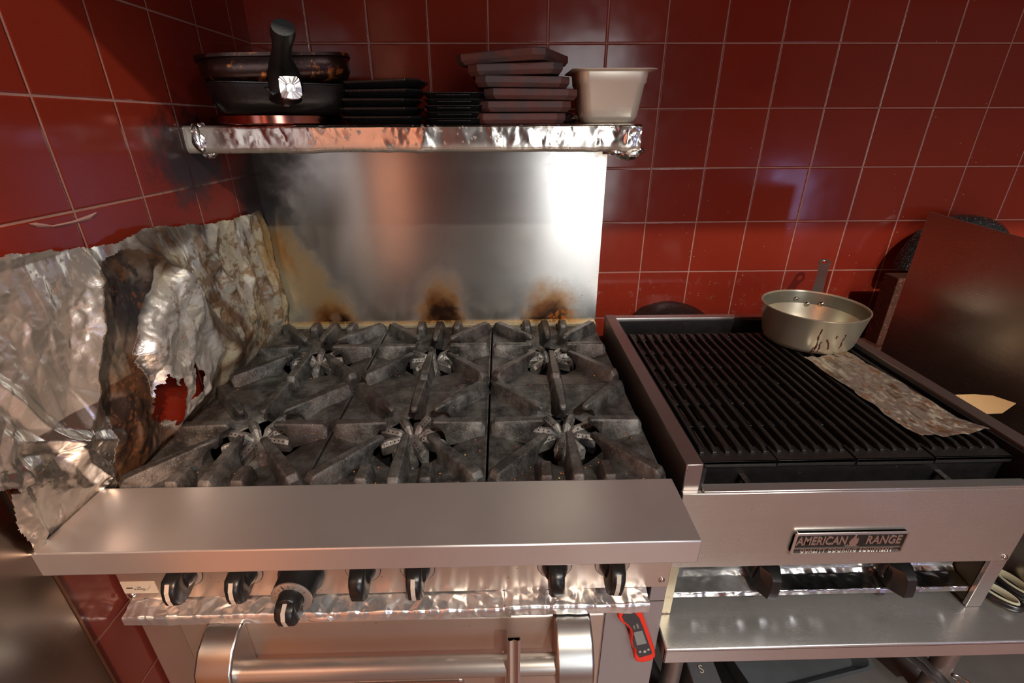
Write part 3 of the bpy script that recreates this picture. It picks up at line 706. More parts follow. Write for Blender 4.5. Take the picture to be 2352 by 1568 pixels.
tp = MB(); tpts = [(-.775, -.309), (-.7644, -.312), (-.7419, -.3185), (-.7084, -.3192), (-.6749, -.3174), (-.66, -.3133)]
tp.loft([[Vector((.0008, y_, z_+.0022*w_)), Vector((.0022, y_-.001, z_)), Vector((.0008, y_, z_-.0022*w_))] for (y_, z_), w_ in zip(tpts, (.3, 1.4, .7, .9, 1.6, .5))])
tag(tp.build('tape_scrap', plain('dull_tape', (.50, .27, .22), .4), loc=(0, -.75, -.31)), 'thin torn scrap of tape stuck on the left tiles above the foil', 'tape')
# foil round the overshelf
XX, SS = np.meshgrid(np.linspace(.0, .918, 460), np.linspace(0, 1, 90), indexing='ij')
prof = np.array([(-.20, -.1915), (-.374, -.1905), (-.3785, -.1935), (-.3785, -.2335), (-.374, -.2405), (-.345, -.2415)])
sl = np.concatenate([[0], np.cumsum(np.hypot(*np.diff(prof, axis=0).T))]); sp_ = SS*sl[-1]
py = np.interp(sp_, sl, prof[:, 0]); pz = np.interp(sp_, sl, prof[:, 1])
cm = sm(fbm(XX*9, sp_*9, 305, 3), .42, .58); cr = facet(XX, sp_, .034, .0022, 31, 1.2, .7)+facet(XX, sp_, .014, .0014, 35, 1.5, -.6)*cm+facet(XX, sp_, .007, .0006, 37, 1.2, .3)*cm+.0025*facet(XX, sp_, .012, 1., 39)*sm(XX, .79, .84)
ny = -sm(sp_, .165, .185)*(1-.0*SS); nzv = np.where(sp_ < .175, 1., 0.)-np.where(sp_ > .222, 1., 0.)
top = np.clip(cr, 0, .006)*(sp_ > .02)
end = sm(XX, .855, .90); endl = 1-sm(XX, .0, .03)
yy = py-np.where(sp_ >= .17, cr+.001, 0)*(1+end*.9+endl); zz = pz+np.where(nzv > 0, top*.35, 0)-np.where(nzv < 0, cr*.8, 0)
yy -= .004*end*fbm(XX*60, sp_*60, 5)
P = np.stack([XX, yy, zz], -1)
pt = Paint(XX.shape); n1 = fbm(XX*25, sp_*25, 70, 4)
pt.over((.30, .20, .08), sm(sp_, .205, .235)*.65*(.6+.4*n1)); pt.over((.32, .22, .12), (1-sm(XX, .02, .10))*.35)
pt.over((.16, .08, .03), (fbm(XX*160, sp_*160, 71, 2) > .80)*.7)
SF = empty('shelf_foil_wrap', (.459, -.375, -.19))
tag(SF, 'crumpled aluminium foil wrapped along the front edge of the overshelf', 'aluminium foil')
grid_obj('foil_band', P, foil_mat('foil_shelf', (.76, .72, .66), .15, True, .45), stain=pt.rgba(), parent=SF)
def foil_lump(name, c, rx, ry, rz, seed, mat, parent=None, loc=None):
    A, B = np.meshgrid(np.linspace(0, 2*PI, 60), np.linspace(.02, PI-.02, 34), indexing='ij')
    wgt = np.sin(B); r = .65+facet(A*.02, B*.02, .016, .75, seed)*wgt+facet(A*.02, B*.02, .007, .25, seed+1)*wgt
    r[-1] = r[0]
    P = np.stack([c[0]+rx*r*np.cos(A)*np.sin(B), c[1]+ry*r*np.sin(A)*np.sin(B), c[2]+rz*r*np.cos(B)], -1)
    return grid_obj(name, P, mat, parent=parent, loc=loc, smooth=0)
foil_lump('foil_end', (.897, -.366, -.246), .026, .018, .017, 3, FOIL, SF)
foil_lump('foil_end', (.872, -.366, -.243), .018, .014, .010, 13, FOIL, SF)
foil_lump('foil_end', (.026, -.368, -.212), .018, .016, .032, 5, FOIL, SF)
foil_lump('foil_end', (.030, -.362, -.243), .015, .014, .012, 6, FOIL, SF)
foil_lump('foil_end', (.788, -.26, -.178), .018, .05, .013, 7, FOIL, SF)

# foil on the crumb-tray lip under the knobs: two overlapping lengths
def tray_foil(xa, xb, z0, seed, label, lip=.013):
    n = int((xb-xa)/.0018)
    XX, SS = np.meshgrid(np.linspace(xa, xb, n), np.linspace(0, 1, 30), indexing='ij')
    pr = np.array([(-.866, z0+.004), (-.878, z0+.004), (-.903, z0-.001), (-.905, z0-.003), (-.905, z0-.003-lip)])
    s2 = np.concatenate([[0], np.cumsum(np.hypot(*np.diff(pr, axis=0).T))]); q = SS*s2[-1]
    py = np.interp(q, s2, pr[:, 0]); pz = np.interp(q, s2, pr[:, 1])
    c = facet(XX, q, .016, .0055, seed, 1.3, .5)+facet(XX, q, .0075, .0026, seed+3, 1.2, -.5)
    P = np.stack([XX, py-np.where(q > .038, c*.5, 0), pz+np.where(q <= .039, c, 0)], -1)
    return tag(grid_obj('tray_lip_foil', P, FOIL_BRIGHT, loc=(xa, -.89, z0)), label, 'aluminium foil', 'foil strips on the tray lip')
tray_foil(.012, .640, -.912, 41, 'long crinkled foil strip on the tray lip under the knobs, left length')
tray_foil(.630, .868, -.908, 52, 'short bright foil strip on the tray lip under the two right knobs')
MB().box(.03, .868, -.90, -.80, -.922, -.9145).build('crumb_tray', STEEL, rng, bevel=.001)
foil_lump('tray_lip_foil', (.325, -.898, -.922), .030, .010, .010, 15, FOIL_BRIGHT)
tag(bpy.context.scene.objects['tray_lip_foil.002'] if 'tray_lip_foil.002' in bpy.context.scene.objects else COL.objects[-1], 'small wad of foil hanging below the thermostat dial', 'aluminium foil')

# ------------------------------------------------------------------ char broiler
BB = (1.233, -.5, -1.035)
gr = tag(empty('char_grill', BB), 'stainless countertop gas char grill with side rails, right of the stove', 'grill')
G0, G1 = .920, 1.545
RAIL = steel('rail_steel', (.36, .30, .28), .36, (1, 0, 1), .3, brush=(260, 4, 260), spots=1.)
mb = MB().xpr([(-.822, -.690), (-.822, -.912), (-.832, -.912), (-.832, -.745), (-.822, -.742)], G0, G0+.026)
MB().box(G0+.006, G0+.034, -.823, -.155, -.912, -.690).build('left_rail', RAIL, gr, bevel=.002, smooth=40)
MB().box(1.516, 1.545, -.823, -.155, -.912, -.690).build('right_rail', RAIL, gr, bevel=.002, smooth=40)
MB().box(.93, 1.54, -.180, -.155, -.912, -.692).build('back_rail', STEEL, gr, bevel=.002)
MB().box(.95, 1.52, -.192, -.181, -.912, -.697).build('back_liner', SOOT, gr)
MB().box(.954, .960, -.822, -.19, -.912, -.698).build('side_liner', SOOT, gr); MB().box(1.509, 1.515, -.822, -.19, -.912, -.698).build('side_liner', SOOT, gr)
MB().box(.95, 1.52, -.822, -.19, -.80, -.775).build('firebox_floor', SOOT, gr)
MB().box(.955, 1.515, -.778, -.772, -.775, -.722).build('trough_back', SOOT, gr)
for xb, xe in ((1.047, 1.048), (1.395, 1.392)): MB().box(xb-.005, xb+.005, -.822, -.772, -.752, -.747).build('trough_bar', IRON, gr)
fp = MB().box(G0+.004, 1.5415, -.832, -.822, -.912, -.743).build('front_panel', steel('grill_front_steel', (.68, .66, .60), .27, (0, 1, 1), .6, spots=.3), gr, bevel=.0015, smooth=40)
MB().box(.958, 1.541, -.832, -.812, -.7435, -.7385).build('front_lip', STEEL, gr, bevel=.0015, smooth=40)
Ts = Matrix.Translation((1.530, -.832, -.902)) @ Matrix.Rotation(PI/2, 4, 'X')
MB().lathe([(.0062, 0), (.006, .0012), (.004, .0030), (.001, .0036)], M=Ts, n=20, cap=True).build('screw', CHROME, gr, smooth=60)
# feet panels and control recess
MB().box(1.514, 1.543, -.830, -.822, -1.035, -.912).box(1.537, 1.543, -.822, -.18, -1.035, -.912).build('side_foot', STEEL, gr, bevel=.0008)
MB().box(.925, .943, -.830, -.822, -1.035, -.912).box(.925, .930, -.822, -.18, -1.035, -.912).build('side_foot', BRASSY, gr, bevel=.0008)
MB().box(.93, 1.537, -.772, -.762, -1.03, -.905).build('valve_panel', SOOT, gr)
MB().box(1.515, 1.5365, -.82, -.775, -1.03, -.915).build('inner_side', plain('olive_grease', (.06, .05, .022), .45, .2, .4, 30, .2), gr)
MB().box(.944, 1.515, -.815, -.772, -1.006, -.998).build('drip_tray', STEEL, gr, bevel=.001)
def gknob(x, z, ang):
    k = empty('control_knob', (x-BB[0], -.772-BB[1], z-BB[2])); k.parent = gr; k['_w'] = (x, -.772, z)
    Ty = Matrix.Translation((x, -.772, z)) @ Matrix.Rotation(PI/2, 4, 'X')
    MB().lathe([(.030, 0), (.030, .010), (.0285, .034), (.026, .037)], M=Ty, n=40, cap=True).build('skirt', BLACKP, k, smooth=50)
    R = Matrix.Translation((x, -.772, z)) @ Matrix.Rotation(ang, 4, 'Y')
    prof = [(-.030, .024), (-.058, .022), (-.068, .014), (-.072, -.006), (-.072, -.026), (-.050, -.032), (-.030, -.026)]
    w_ = [.0, .6, 1, 1, 1, .6, 0]
    def sec(x_, k_): return [R @ Vector((x_, p[0]*k_, p[1])) for p in prof]
    MB().loft([sec(-.021, .72), sec(-.0085, .97), sec(-.0075, 1.), sec(.0095, 1.), sec(.0105, .97), sec(.017, .78)]).build('grip', BLACKP, k, smooth=35)
gknob(1.120, -.958, .10); gknob(1.372, -.962, -.05)
# badge
bx0, bx1, bz0, bz1 = 1.130, 1.3275, -.877, -.829
bd = empty('nameplate', (1.229-BB[0], -.832-BB[1], -.853-BB[2])); bd.parent = gr; bd['_w'] = (1.229, -.832, -.853)
def rr(x0, x1, z0, z1, r, n=5):
    P = []
    for cx, cz, a0 in ((x1-r, z1-r, 0), (x0+r, z1-r, 90), (x0+r, z0+r, 180), (x1-r, z0+r, 270)):
        for i in range(n): a = math.radians(a0+90*i/(n-1)); P.append((cx+r*math.cos(a), cz+r*math.sin(a)))
    return P
MB().ypr(rr(bx0, bx1, bz0, bz1, .005), -.8365, -.832).build('plate', plain('badge_dark', (.022, .018, .014), .5, .3, .2, 60, .3, 300), bd)
o_, i_ = rr(bx0, bx1, bz0, bz1, .005), rr(bx0+.0035, bx1-.0035, bz0+.0030, bz1-.0035, .003)
n = len(o_); mb = MB()
mb.loft([[Vector((p[0], y_, p[1])) for p in q] for q, y_ in ((o_, -.8325), (o_, -.8385), (i_, -.8392), (i_, -.8360))], cap=False)
BADGE = plain('badge_steel', (.80, .74, .68), .34, 1., .08)
mb.build('rim', BADGE, bd, smooth=40)
MB().box(bx0+.004, bx1-.004, -.8380, -.8364, -.8655, -.8643).build('divider', BADGE, bd)
text('AMERICAN', .0262, 'lettering', BADGE, bd, face_front(1.1800, -.8366, -.8485), .0010, .0006, .0, 1.0, .68)
text('RANGE', .0262, 'lettering', BADGE, bd, face_front(1.2885, -.8366, -.8485), .0010, .0006, .0, 1.0, .72)
text('QUALITY COOKING EQUIPMENT', .0095, 'lettering', BADGE, bd, face_front(1.2288, -.8366, -.8705), .0008, .0002, .0, 1.2, 1.0)
fl = [(-.013, -.0125), (-.006, -.0095), (-.0085, -.003), (-.006, .004), (-.003, .008), (-.002, .014), (.002, .016), (.001, .009), (.004, .004), (.0045, .009), (.007, .003), (.0075, -.004), (.005, -.0095), (.011, -.0125)]
MB().ypr([(1.2365+a, -.8490+b) for a, b in fl], -.8378, -.8364).build('flame_emblem', BADGE, bd)

# four cooking grates of the grill: raised bars, slots, end plates
gx = [.962, 1.0985, 1.2355, 1.3715, 1.508]
glab = ['leftmost of the four black ribbed grill grates, slots opened by wear', 'black ribbed grill grate second from the left rail', 'black ribbed grill grate third from the left, left of the foil strip', 'rightmost black ribbed grill grate, mostly under foil and saucepan']
def ggrate(open_=1.):
    mb = MB(); W = .1335; nb = 6; pit = W/nb
    y0, y1 = -.270, .270
    mb.box(-W/2, W/2, y0, y0+.030, -.010, -.004); mb.box(-W/2, W/2, y0, y0+.003, -.016, -.004)
    mb.box(-W/2, W/2, y1-.022, y1, -.010, -.004)
    for k in range(nb):
        xc = -W/2+pit*(k+.5)
        q = [(xc-.0048, -.010), (xc-.0036, .004), (xc-.0020, .0058), (xc+.0020, .0058), (xc+.0036, .004), (xc+.0048, -.010)]
        mb.loft([[Vector((a, y_, b if b < 0 else b*s_)) for a, b in q] for y_, s_ in ((y0+.020, .05), (y0+.032, 1), (y1-.020, 1), (y1-.006, .05))])
    # side webs that carry the slots
    for k in range(nb+1):
        xc = -W/2+pit*k; w_ = .0034 if 0 < k < nb else .0018
        mb.box(xc-w_ if k else xc, xc+w_ if k < nb else xc, y0+.01, y1-.01, -.012, -.0055) if k in (0, nb) or open_ < .5 else None
    for j in range(7):
        yc = y0+.035+(y1-y0-.06)*j/6
        mb.box(-W/2, W/2, yc-.009, yc+.009, -.012, -.0055)
    return mb
g0m = ggrate(1.).build('grill_grate', GRILLIRON, loc=(0, 0, 0), bevel=.0006, smooth=30)
for i in range(4):
    o = g0m if i == 0 else g0m.copy()
    if i: COL.objects.link(o)
    o.location = ((gx[i]+gx[i+1])/2, -.519+(.002 if i == 1 else 0), -.7085+(-.001 if i == 1 else 0)+(.0015 if i == 3 else 0))
    tag(o, glab[i], 'grill grate', 'four ribbed grates of the grill')
# radiant plates below
RAD = plain('radiant_plate', (.11, .06, .05), .55, .5, .4, 14, .3, 120, (.24, .12, .09), 20, .5)
for i in range(8):
    xc = .962+.0682*(i+.5)
    MB().ypr([(xc-.026, -.748), (xc, -.728), (xc+.026, -.748), (xc+.026, -.751), (xc, -.732), (xc-.026, -.751)], -.76, -.21).build('radiant', RAD, gr)
# foil strip on the grill
A, B = np.meshgrid(np.linspace(0, 1, 70), np.linspace(0, 1, 180), indexing='ij')
c00, c10, c01, c11 = np.array((1.352, -.43)), np.array((1.478, -.40)), np.array((1.372, -.752)), np.array((1.497, -.748))
Q = (1-A)[..., None]*((1-B)[..., None]*c00+B[..., None]*c01)+A[..., None]*((1-B)[..., None]*c10+B[..., None]*c11)
Q[..., 0] += (fbm(B*9, A*0+1, 5)-.5)*.012; Q[..., 1] += (fbm(A*6, B*0+3, 8)-.5)*.012
hz = -.7015+facet(Q[..., 0], Q[..., 1], .014, .0032, 61, 3.5, -.12)+facet(Q[..., 0], Q[..., 1], .007, .0014, 67, 2., -.1)+.0035*np.abs(((Q[..., 0]-1.352)/.0225) % 1-.5)
hz += .010*sm(B, .80, 1)*sm(A, .45, 1)+.004*sm(B, .93, 1)
pt = Paint(A.shape); na = fbm(Q[..., 0]*90, Q[..., 1]*30, 81, 5, .6); nb_ = fbm(Q[..., 0]*150, Q[..., 1]*90, 84, 4, .6)
pt.over((.30, .22, .12), .15+.3*na); pt.over((.20, .075, .02), sm(na, .54, .64)*.85); pt.over((.10, .06, .03), sm(fbm(Q[..., 0]*120, Q[..., 1]*26, 181, 5, .6), .54, .66)*.8); pt.over((.66, .60, .48), sm(nb_, .56, .66)*.65)
pt.over((.035, .02, .012), sm(nb_, .60, .70)*(1-B)*.95); pt.over((.09, .05, .03), sm(fbm(Q[..., 0]*40, Q[..., 1]*40, 88), .55, .68)*.6)
o = grid_obj('foil_strip', np.stack([Q[..., 0], Q[..., 1], hz], -1), FOIL_GRILL, stain=pt.rgba(), loc=(1.43, -.58, -.70))
tag(o, 'greasy browned aluminium foil strip lying on the right side of the grill', 'aluminium foil')
# foil over the drip tray below
XX, SS = np.meshgrid(np.linspace(.945, 1.512, 210), np.linspace(0, 1, 34), indexing='ij')
pr = np.array([(-.7725, -.962), (-.776, -.985), (-.785, -.992), (-.817, -.9965), (-.8185, -1.006)])
s2 = np.concatenate([[0], np.cumsum(np.hypot(*np.diff(pr, axis=0).T))]); q = SS*s2[-1]
py = np.interp(q, s2, pr[:, 0]); pz = np.interp(q, s2, pr[:, 1]); c = facet(XX, q, .022, .006, 71, 1.2, .5)+facet(XX, q, .009, .0025, 75, 1.3, -.4)
pt = Paint(XX.shape); pt.over((.02, .016, .012), (1-sm(XX+(fbm(XX*30, q*30, 3)-.5)*.1, 1.02, 1.16))*.85*(q < s2[-2])); pt.over((.02, .016, .012), (1-sm(q+(fbm(XX*30, q*60, 4)-.5)*.03, .008, .03))*.85)
o = grid_obj('drip_tray_foil', np.stack([XX, py-c*.6, pz+c*.7], -1), foil_mat('foil_tray', (.82, .82, .82), .14, True, 1.), stain=pt.rgba(), loc=(1.23, -.79, -1.0))
tag(o, 'shiny crumpled foil lining the grill drip tray behind the two big black knobs', 'aluminium foil')

# ------------------------------------------------------------------ saucepan
PC = (1.420, -.316)
pan = tag(empty('saucepan', (PC[0], PC[1], -.7015)), 'dented aluminium saucepan with riveted flat handle at the back of the grill', 'saucepan')
mb = MB(); zb = -.7015
pr = [(.002, zb), (.090, zb), (.099, zb+.003), (.105, zb+.014), (.1205, zb+.0925), (.1215, zb+.0935), (.1215, zb+.0955), (.1185, zb+.0955), (.1180, zb+.0925), (.1025, zb+.015), (.096, zb+.006), (.002, zb+.005)]
mb.lathe(pr, (PC[0], PC[1], 0), 72, cap=True); mb.build('bowl', POTM, pan, smooth=50)
MB().lathe([(.1030, zb+.016), (.1176, zb+.0915)], (PC[0], PC[1], 0), 72).build('inner_wall', plain('greasy_inner', (.21, .20, .155), .38, .6, .3, 25, .2, 90, (.42, .36, .20), 110, .60), pan, smooth=60)
mb = MB(); mb.lathe([(.002, zb+.0065), (.095, zb+.0065), (.0985, zb+.0095)], (PC[0], PC[1], 0), 48, cap=False); mb.build('dried_residue', plain('residue', (.36, .29, .16), .7, 0, .4, 60, .8, 150, (.16, .10, .04), 70, .55), pan, smooth=60)
hd = Vector((math.sin(.60), math.cos(.60), 0))        # handle direction, back-right
c0 = Vector((PC[0], PC[1], 0))
pth = [c0+hd*.117+Vector((0, 0, zb+.055)), c0+hd*.128+Vector((0, 0, zb+.072)), c0+hd*.155+Vector((0, 0, zb+.092)), c0+hd*.21+Vector((0, 0, zb+.118)), c0+hd*.262+Vector((0, 0, zb+.140))]
ws = [.026, .021, .0135, .0115, .0145]
sd = Vector((hd.y, -hd.x, 0)); mb = MB(); rr_ = []
for p, w_ in zip(pth, ws): rr_.append([p-sd*w_, p+sd*w_, p+sd*w_*.96+Vector((0, 0, -.003)), p-sd*w_*.96+Vector((0, 0, -.003))])
mb.loft(rr_)
tdir = (pth[-1]-pth[-2]).normalized(); nn = sd.cross(tdir); M_ = Matrix((sd, tdir, nn)).transposed().to_4x4(); M_.translation = pth[-1]+tdir*.009+nn*-.0015
mb.lathe([(.0078, -.0016), (.0165, -.0016), (.0165, .0016), (.0078, .0016), (.0078, -.0016)], M=M_, n=28)
mb.build('handle', plain('handle_steel', (.50, .42, .38), .35, .9, .1), pan, bevel=.0008, smooth=40)
for a_, z_ in ((-.30, .072), (0., .060), (.34, .066)):
    d_ = Vector((math.sin(.45+a_*.85), math.cos(.45+a_*.85), 0)); rad_ = .105+(.1205-.105)*(z_-.014)/.0785-.003
    c_ = c0+d_*rad_+Vector((0, 0, zb+z_)); q = (-d_+Vector((0, 0, .25))).to_track_quat('Z', 'Y').to_matrix().to_4x4(); q.translation = c_
    MB().lathe([(.0068, -.001), (.0066, .0015), (.0048, .0042), (.001, .0052)], M=q, n=18, cap=True).build('rivet', CHROME, pan, smooth=60)
mb = MB(); rd = random.Random(9)   # sauce runs on the outside
for (a_, zt, zl) in ((-1.95, .074, .006), (-1.88, .040, .010), (-1.78, .048, .022), (-1.70, .030, .020), (-1.45, .062, .022), (-1.62, .058, .050), (-1.99, .022, .004)):
    pts = []; rads = []
    for i in range(9):
        z_ = zt+(zl-zt)*i/8; aa = a_+.010*math.sin(i*1.3+a_*9)+(.012*i if a_ == -1.78 else 0); rad_ = .105+.0155*(max(z_, .014)-.014)/.0785+.0003
        pts.append(c0+Vector((math.cos(aa)*rad_, math.sin(aa)*rad_, zb+z_))); rads.append(rd.uniform(.0006, .0026)*(1 if i < 8 else .4))
    mb.tube(pts, rads, 6)
mb.build('sauce_drips', plain('dried_sauce', (.09, .022, .010), .5), pan)

# black pan standing behind the grill
M_ = Matrix.Translation((1.162, -.095, -.775)) @ Matrix.Rotation(math.radians(28), 4, 'X')
mb = MB(); mb.lathe([(.02, .052), (.06, .050), (.098, .034), (.128, .004), (.134, .001), (.136, -.003), (.130, -.004), (.122, .002), (.092, .028), (.055, .044), (.02, .046)], M=M_, n=64, cap=False)
tag(mb.build('black_skillet', plain('crusted_steel', (.035, .030, .028), .35, .6, .4, 30, .8, 90, (.16, .10, .08), 60, .58), loc=(1.162, -.09, -.80), smooth=50), 'upturned black round skillet wedged between the grill back and the tiled wall', 'skillet')

# ------------------------------------------------------------------ stand under the grill
SB = (1.35, -.5, FLOOR)
stn = tag(empty('equipment_stand', SB), 'stainless steel stand with tubular legs carrying the grill', 'work table')
MB().box(.914, 2.3, -.897, -.06, -1.046, -1.037).box(.914, 2.3, -.897, -.889, -1.076, -1.040).box(.914, .919, -.897, -.06, -1.076, -1.040).build('worktop', steel('stand_steel', (.74, .73, .71), .27, (0, 1, 1), .5, .05), stn, bevel=.0025, seg=3, smooth=40)
for lx, ly in ((.985, -.80), (1.575, -.80), (.985, -.12), (2.2, -.8)):
    MB().cyl((lx, ly, FLOOR), (lx, ly, -1.046), .020, 24).build('leg', plain('leg_grey', (.33, .29, .27), .4, .8, .3, 25, .3, 120), stn, smooth=50)
MB().box(.93, 2.25, -.86, -.06, -1.372, -1.362).build('undershelf', plain('shelf_grey', (.20, .19, .18), .5, .6), stn)
# clutter on the undershelf
US = -1.362
M_ = Matrix.Translation((1.285, -.66, US+.035)) @ Matrix.Rotation(.10, 4, 'X') @ Matrix.Rotation(.12, 4, 'Y') @ Matrix.Rotation(.22, 4, 'Z')
mb = MB(); mb.loft([[M_ @ Vector((a, b, z)) for a, b in rr(-w_, w_, -d_, d_, .02)] for w_, d_, z in ((.150, .125, 0), (.165, .14, .030), (.170, .145, .030), (.170, .145, .032), (.163, .138, .032), (.147, .122, .003))])
tag(mb.build('baking_tray', plain('grey_tray', (.20, .23, .25), .35, .7, .3, 12, .1, 80, (.30, .22, .12), 60, .68), loc=(1.285, -.66, US), smooth=40), 'blue-grey metal baking tray on the shelf under the grill stand', 'baking tray')
fpn = tag(empty('frying_pan', (1.09, -.60, US)), 'black frying pan with a long handle on the shelf under the grill stand', 'frying pan')
MB().lathe([(.002, US+.001), (.085, US+.001), (.10, US+.012), (.12, US+.045), (.117, US+.045), (.097, US+.014), (.084, US+.006), (.002, US+.006)], (1.09, -.56, 0), 48, cap=True).build('bowl', PANB, fpn, smooth=50)
MB().tube([(1.11, -.675, US+.045), (1.125, -.74, US+.07), (1.14, -.85, US+.085)], [(.014, .006), (.012, .007), (.016, .007)], 12).build('handle', BLACKP, fpn, smooth=60)
ld = tag(empty('ladle', (1.60, -.70, US)), 'steel ladle with looped handle end on the shelf under the grill stand', 'ladle')
MB().tube([(1.42, -.60, US+.012), (1.48, -.66, US+.06), (1.56, -.76, US+.075), (1.60, -.81, US+.078)], [(.006, .0015)]*4, 8).build('shaft', CHROME, ld, smooth=60)
mb = MB(); cpt = Vector((1.612, -.826, US+.079)); d_ = Vector((.6, -.8, 0)).normalized(); e_ = Vector((.8, .6, 0))
lp = [cpt+d_*.020*math.cos(t)+e_*.009*math.sin(t) for t in np.linspace(0, 2*PI, 25)]
mb.tube(lp, .0022, 8); mb.build('hanging_loop', CHROME, ld, smooth=60)
MB().lathe([(.002, US+.001), (.025, US+.004), (.038, US+.022), (.040, US+.035), (.037, US+.035), (.034, US+.022), (.02, US+.006), (.002, US+.004)], (1.39, -.575, 0), 32, cap=True).build('cup', CHROME, ld, smooth=50)
tt = MB()
for s_ in (0, 1):
    tt.tube([(1.44+.03*s_, -.58, US+.10), (1.50+.03*s_, -.72, US+.10+.01*s_), (1.55+.01*s_, -.84, US+.095)], [(.010, .002)]*3, 8)
tag(tt.build('tongs', plain('dark_tongs', (.12, .11, .11), .4, .8), loc=(1.50, -.72, US), smooth=40), 'dark metal tongs lying across the baking tray under the grill stand', 'tongs')
mb = MB(); cb = mb.zpr(rr(-.03, .03, -.045, .045, .012), 0, .10)
o = mb.build('storage_jar', [plain('grey_jar', (.10, .10, .11), .4)], loc=(0, 0, 0), bevel=.003, smooth=40); o.location = (1.055, -.79, US)
tag(o, 'small dark jar marked with a pale S beside the left leg of the grill stand', 'jar')
o['_w'] = tuple(o.location); text('S', .024, 'lettering', WHITEP, o, Matrix.Translation((1.05, -.80, US+.1032)), .0002)
# ------------------------------------------------------------------ appliance on the right
AP = (1.90, -.45, -1.037)
ap = tag(empty('fryer', AP), 'stainless appliance with a tall bare side panel at the right edge, rusty flue behind', 'cooking equipment')
mb = MB(); mb.xpr([(-.285, -1.0365), (-.285, -.384), (-.9, -.418), (-.9, -1.0365)], 1.658, 1.664)
mb.build('side_panel', steel('side_panel_steel', base=(.50, .42, .37), rough=.27, met=.93, tan=(0, 0, 1), an=.4, brush=(260, 4, 260)), ap, bevel=.0008)
MB().box(1.664, 2.2, -.86, -.19, -1.035, -.80).build('body', steel('app_steel', (.40, .36, .34), .3), ap, bevel=.002)
MB().box(1.742, 2.2, -.17, -.115, -1.035, -.585).build('flue_box', RUST, ap, bevel=.003)
MB().box(1.60, 2.2, -.19, -.115, -1.035, -.79).build('rear_ledge', RUST, ap, bevel=.003)
pot = tag(empty('stock_pot', (1.965, -.10, -.585)), 'black white-speckled enamel pot standing on the rusty flue behind the side panel', 'pot')
mb = MB(); M_ = Matrix.Translation((1.962, -.125, -.585)) @ Matrix.Rotation(PI/2, 4, 'X')
mb.loft([[Vector((1.965+r_*math.cos(t), y_, -.582+zz_+r_*math.sin(t)*.95)) for t in np.linspace(0, PI, 33)] for r_, y_, zz_ in ((.150, -.060, 0), (.160, -.058, 0), (.162, -.075, 0), (.160, -.10, 0), (.150, -.112, 0))])
mb.build('pot_side', SPECK, pot, smooth=50)
# wooden spatula tip
mb = MB(); pl = [(0, -.020), (.03, -.024), (.06, -.022), (.092, 0), (.06, .018), (.03, .021), (0, .020)]
M_ = Matrix.Translation((1.557, -.628, -.706)) @ Matrix.Rotation(math.radians(-12), 4, 'Z') @ Matrix.Rotation(math.radians(-6), 4, 'Y') @ Matrix.Rotation(math.radians(28), 4, 'X')
mb.prism([(-.02, -.018)]+pl+[(-.02, .018)], lambda p: M_ @ Vector((p[0], p[1], -.0015)), lambda p: M_ @ Vector((p[0], p[1], .0015)))
wp = tag(empty('wooden_spatula', (1.58, -.63, -.80)), 'pale wooden spatula tip poking out beside the right grill rail', 'spatula')
mb.build('blade', WOODP, wp, bevel=.0006)
# scissors
sc = tag(empty('scissors', (1.60, -.80, -1.036)), 'black-handled scissors with cream inner loops lying on the stand at right', 'scissors')
for i, (cx, cy, rot, L) in enumerate(((1.588, -.812, .52, .036), (1.640, -.790, .25, .036))):
    d_ = Vector((math.sin(rot), -math.cos(rot), 0)); e_ = Vector((d_.y, -d_.x, 0))
    ring = [Vector((cx, cy, -1.026))+d_*L*math.cos(t)+e_*.019*math.sin(t) for t in np.linspace(0, 2*PI, 37)]
    ring2 = [Vector((cx, cy, -1.0245))+d_*(L-.006)*math.cos(t)+e_*.0135*math.sin(t) for t in np.linspace(0, 2*PI, 37)]
    lo = MB().tube(ring, [(.0055, .0075)]*37, 10).build('finger_loop', BLACKP, sc, smooth=60)
    MB().tube(ring2, [(.0030, .0075)]*37, 10).build('inner_grip', plain('cream_rubber', (.52, .50, .36), .5), lo, smooth=60)
for s_ in (0, 1): MB().tube([(1.590+.045*s_, -.775+.02*s_, -1.027), (1.612, -.72, -1.029), (1.60+.02*(1-s_), -.62, -1.031)], [(.008, .003), (.007, .002), (.001, .001)], 8).build('blade', CHROME, sc, smooth=60)
# stainless panel on the left wall, toward the viewer
struct('trim_2', MB().box(.0, .005, -1.145, -.9525, FLOOR, -.56), STEEL_D)
struct('trim_3', MB().box(.0, .0065, -.9525, -.9495, FLOOR, -.56), plain('bronze_edge', (.14, .07, .04), .4, .7))

# ------------------------------------------------------------------ things on the overshelf
SZ = -.1895
PCX, PCY = .166, -.272
o = tag(empty('flat_pan', (PCX, -.27, SZ)), 'polished flat round pan at the bottom of the pan stack, red wall reflection painted in', 'pan')
MB().lathe([(.002, SZ+.0005), (.137, SZ+.0005), (.140, SZ+.003), (.140, SZ+.017), (.138, SZ+.018), (.002, SZ+.0175)], (.150, -.255, 0), 72, cap=True).build('pan_disc', plain('red_tinted_steel', (.55, .20, .15), .16, 1., .2, 12), o, smooth=50)  # the wall's red reflection is put into the base colour
z1 = SZ+.0185
PRZ = math.atan2(.376, .926)
def sqpan(name, prof, M, mat, parent, e=.36, n=96):
    """a rounded-square pan: prof = (half size, z)"""
    rings = []
    for r_, z_ in prof:
        ring = []
        for k_ in range(n):
            t = 2*PI*k_/n; c_, d_ = math.cos(t), math.sin(t)
            ring.append(M @ Vector((math.copysign(abs(c_)**e, c_)*r_, math.copysign(abs(d_)**e, d_)*r_, z_)))
        rings.append(ring)
    mb = MB(); mb.loft(rings); return mb.build(name, mat, parent, smooth=50)
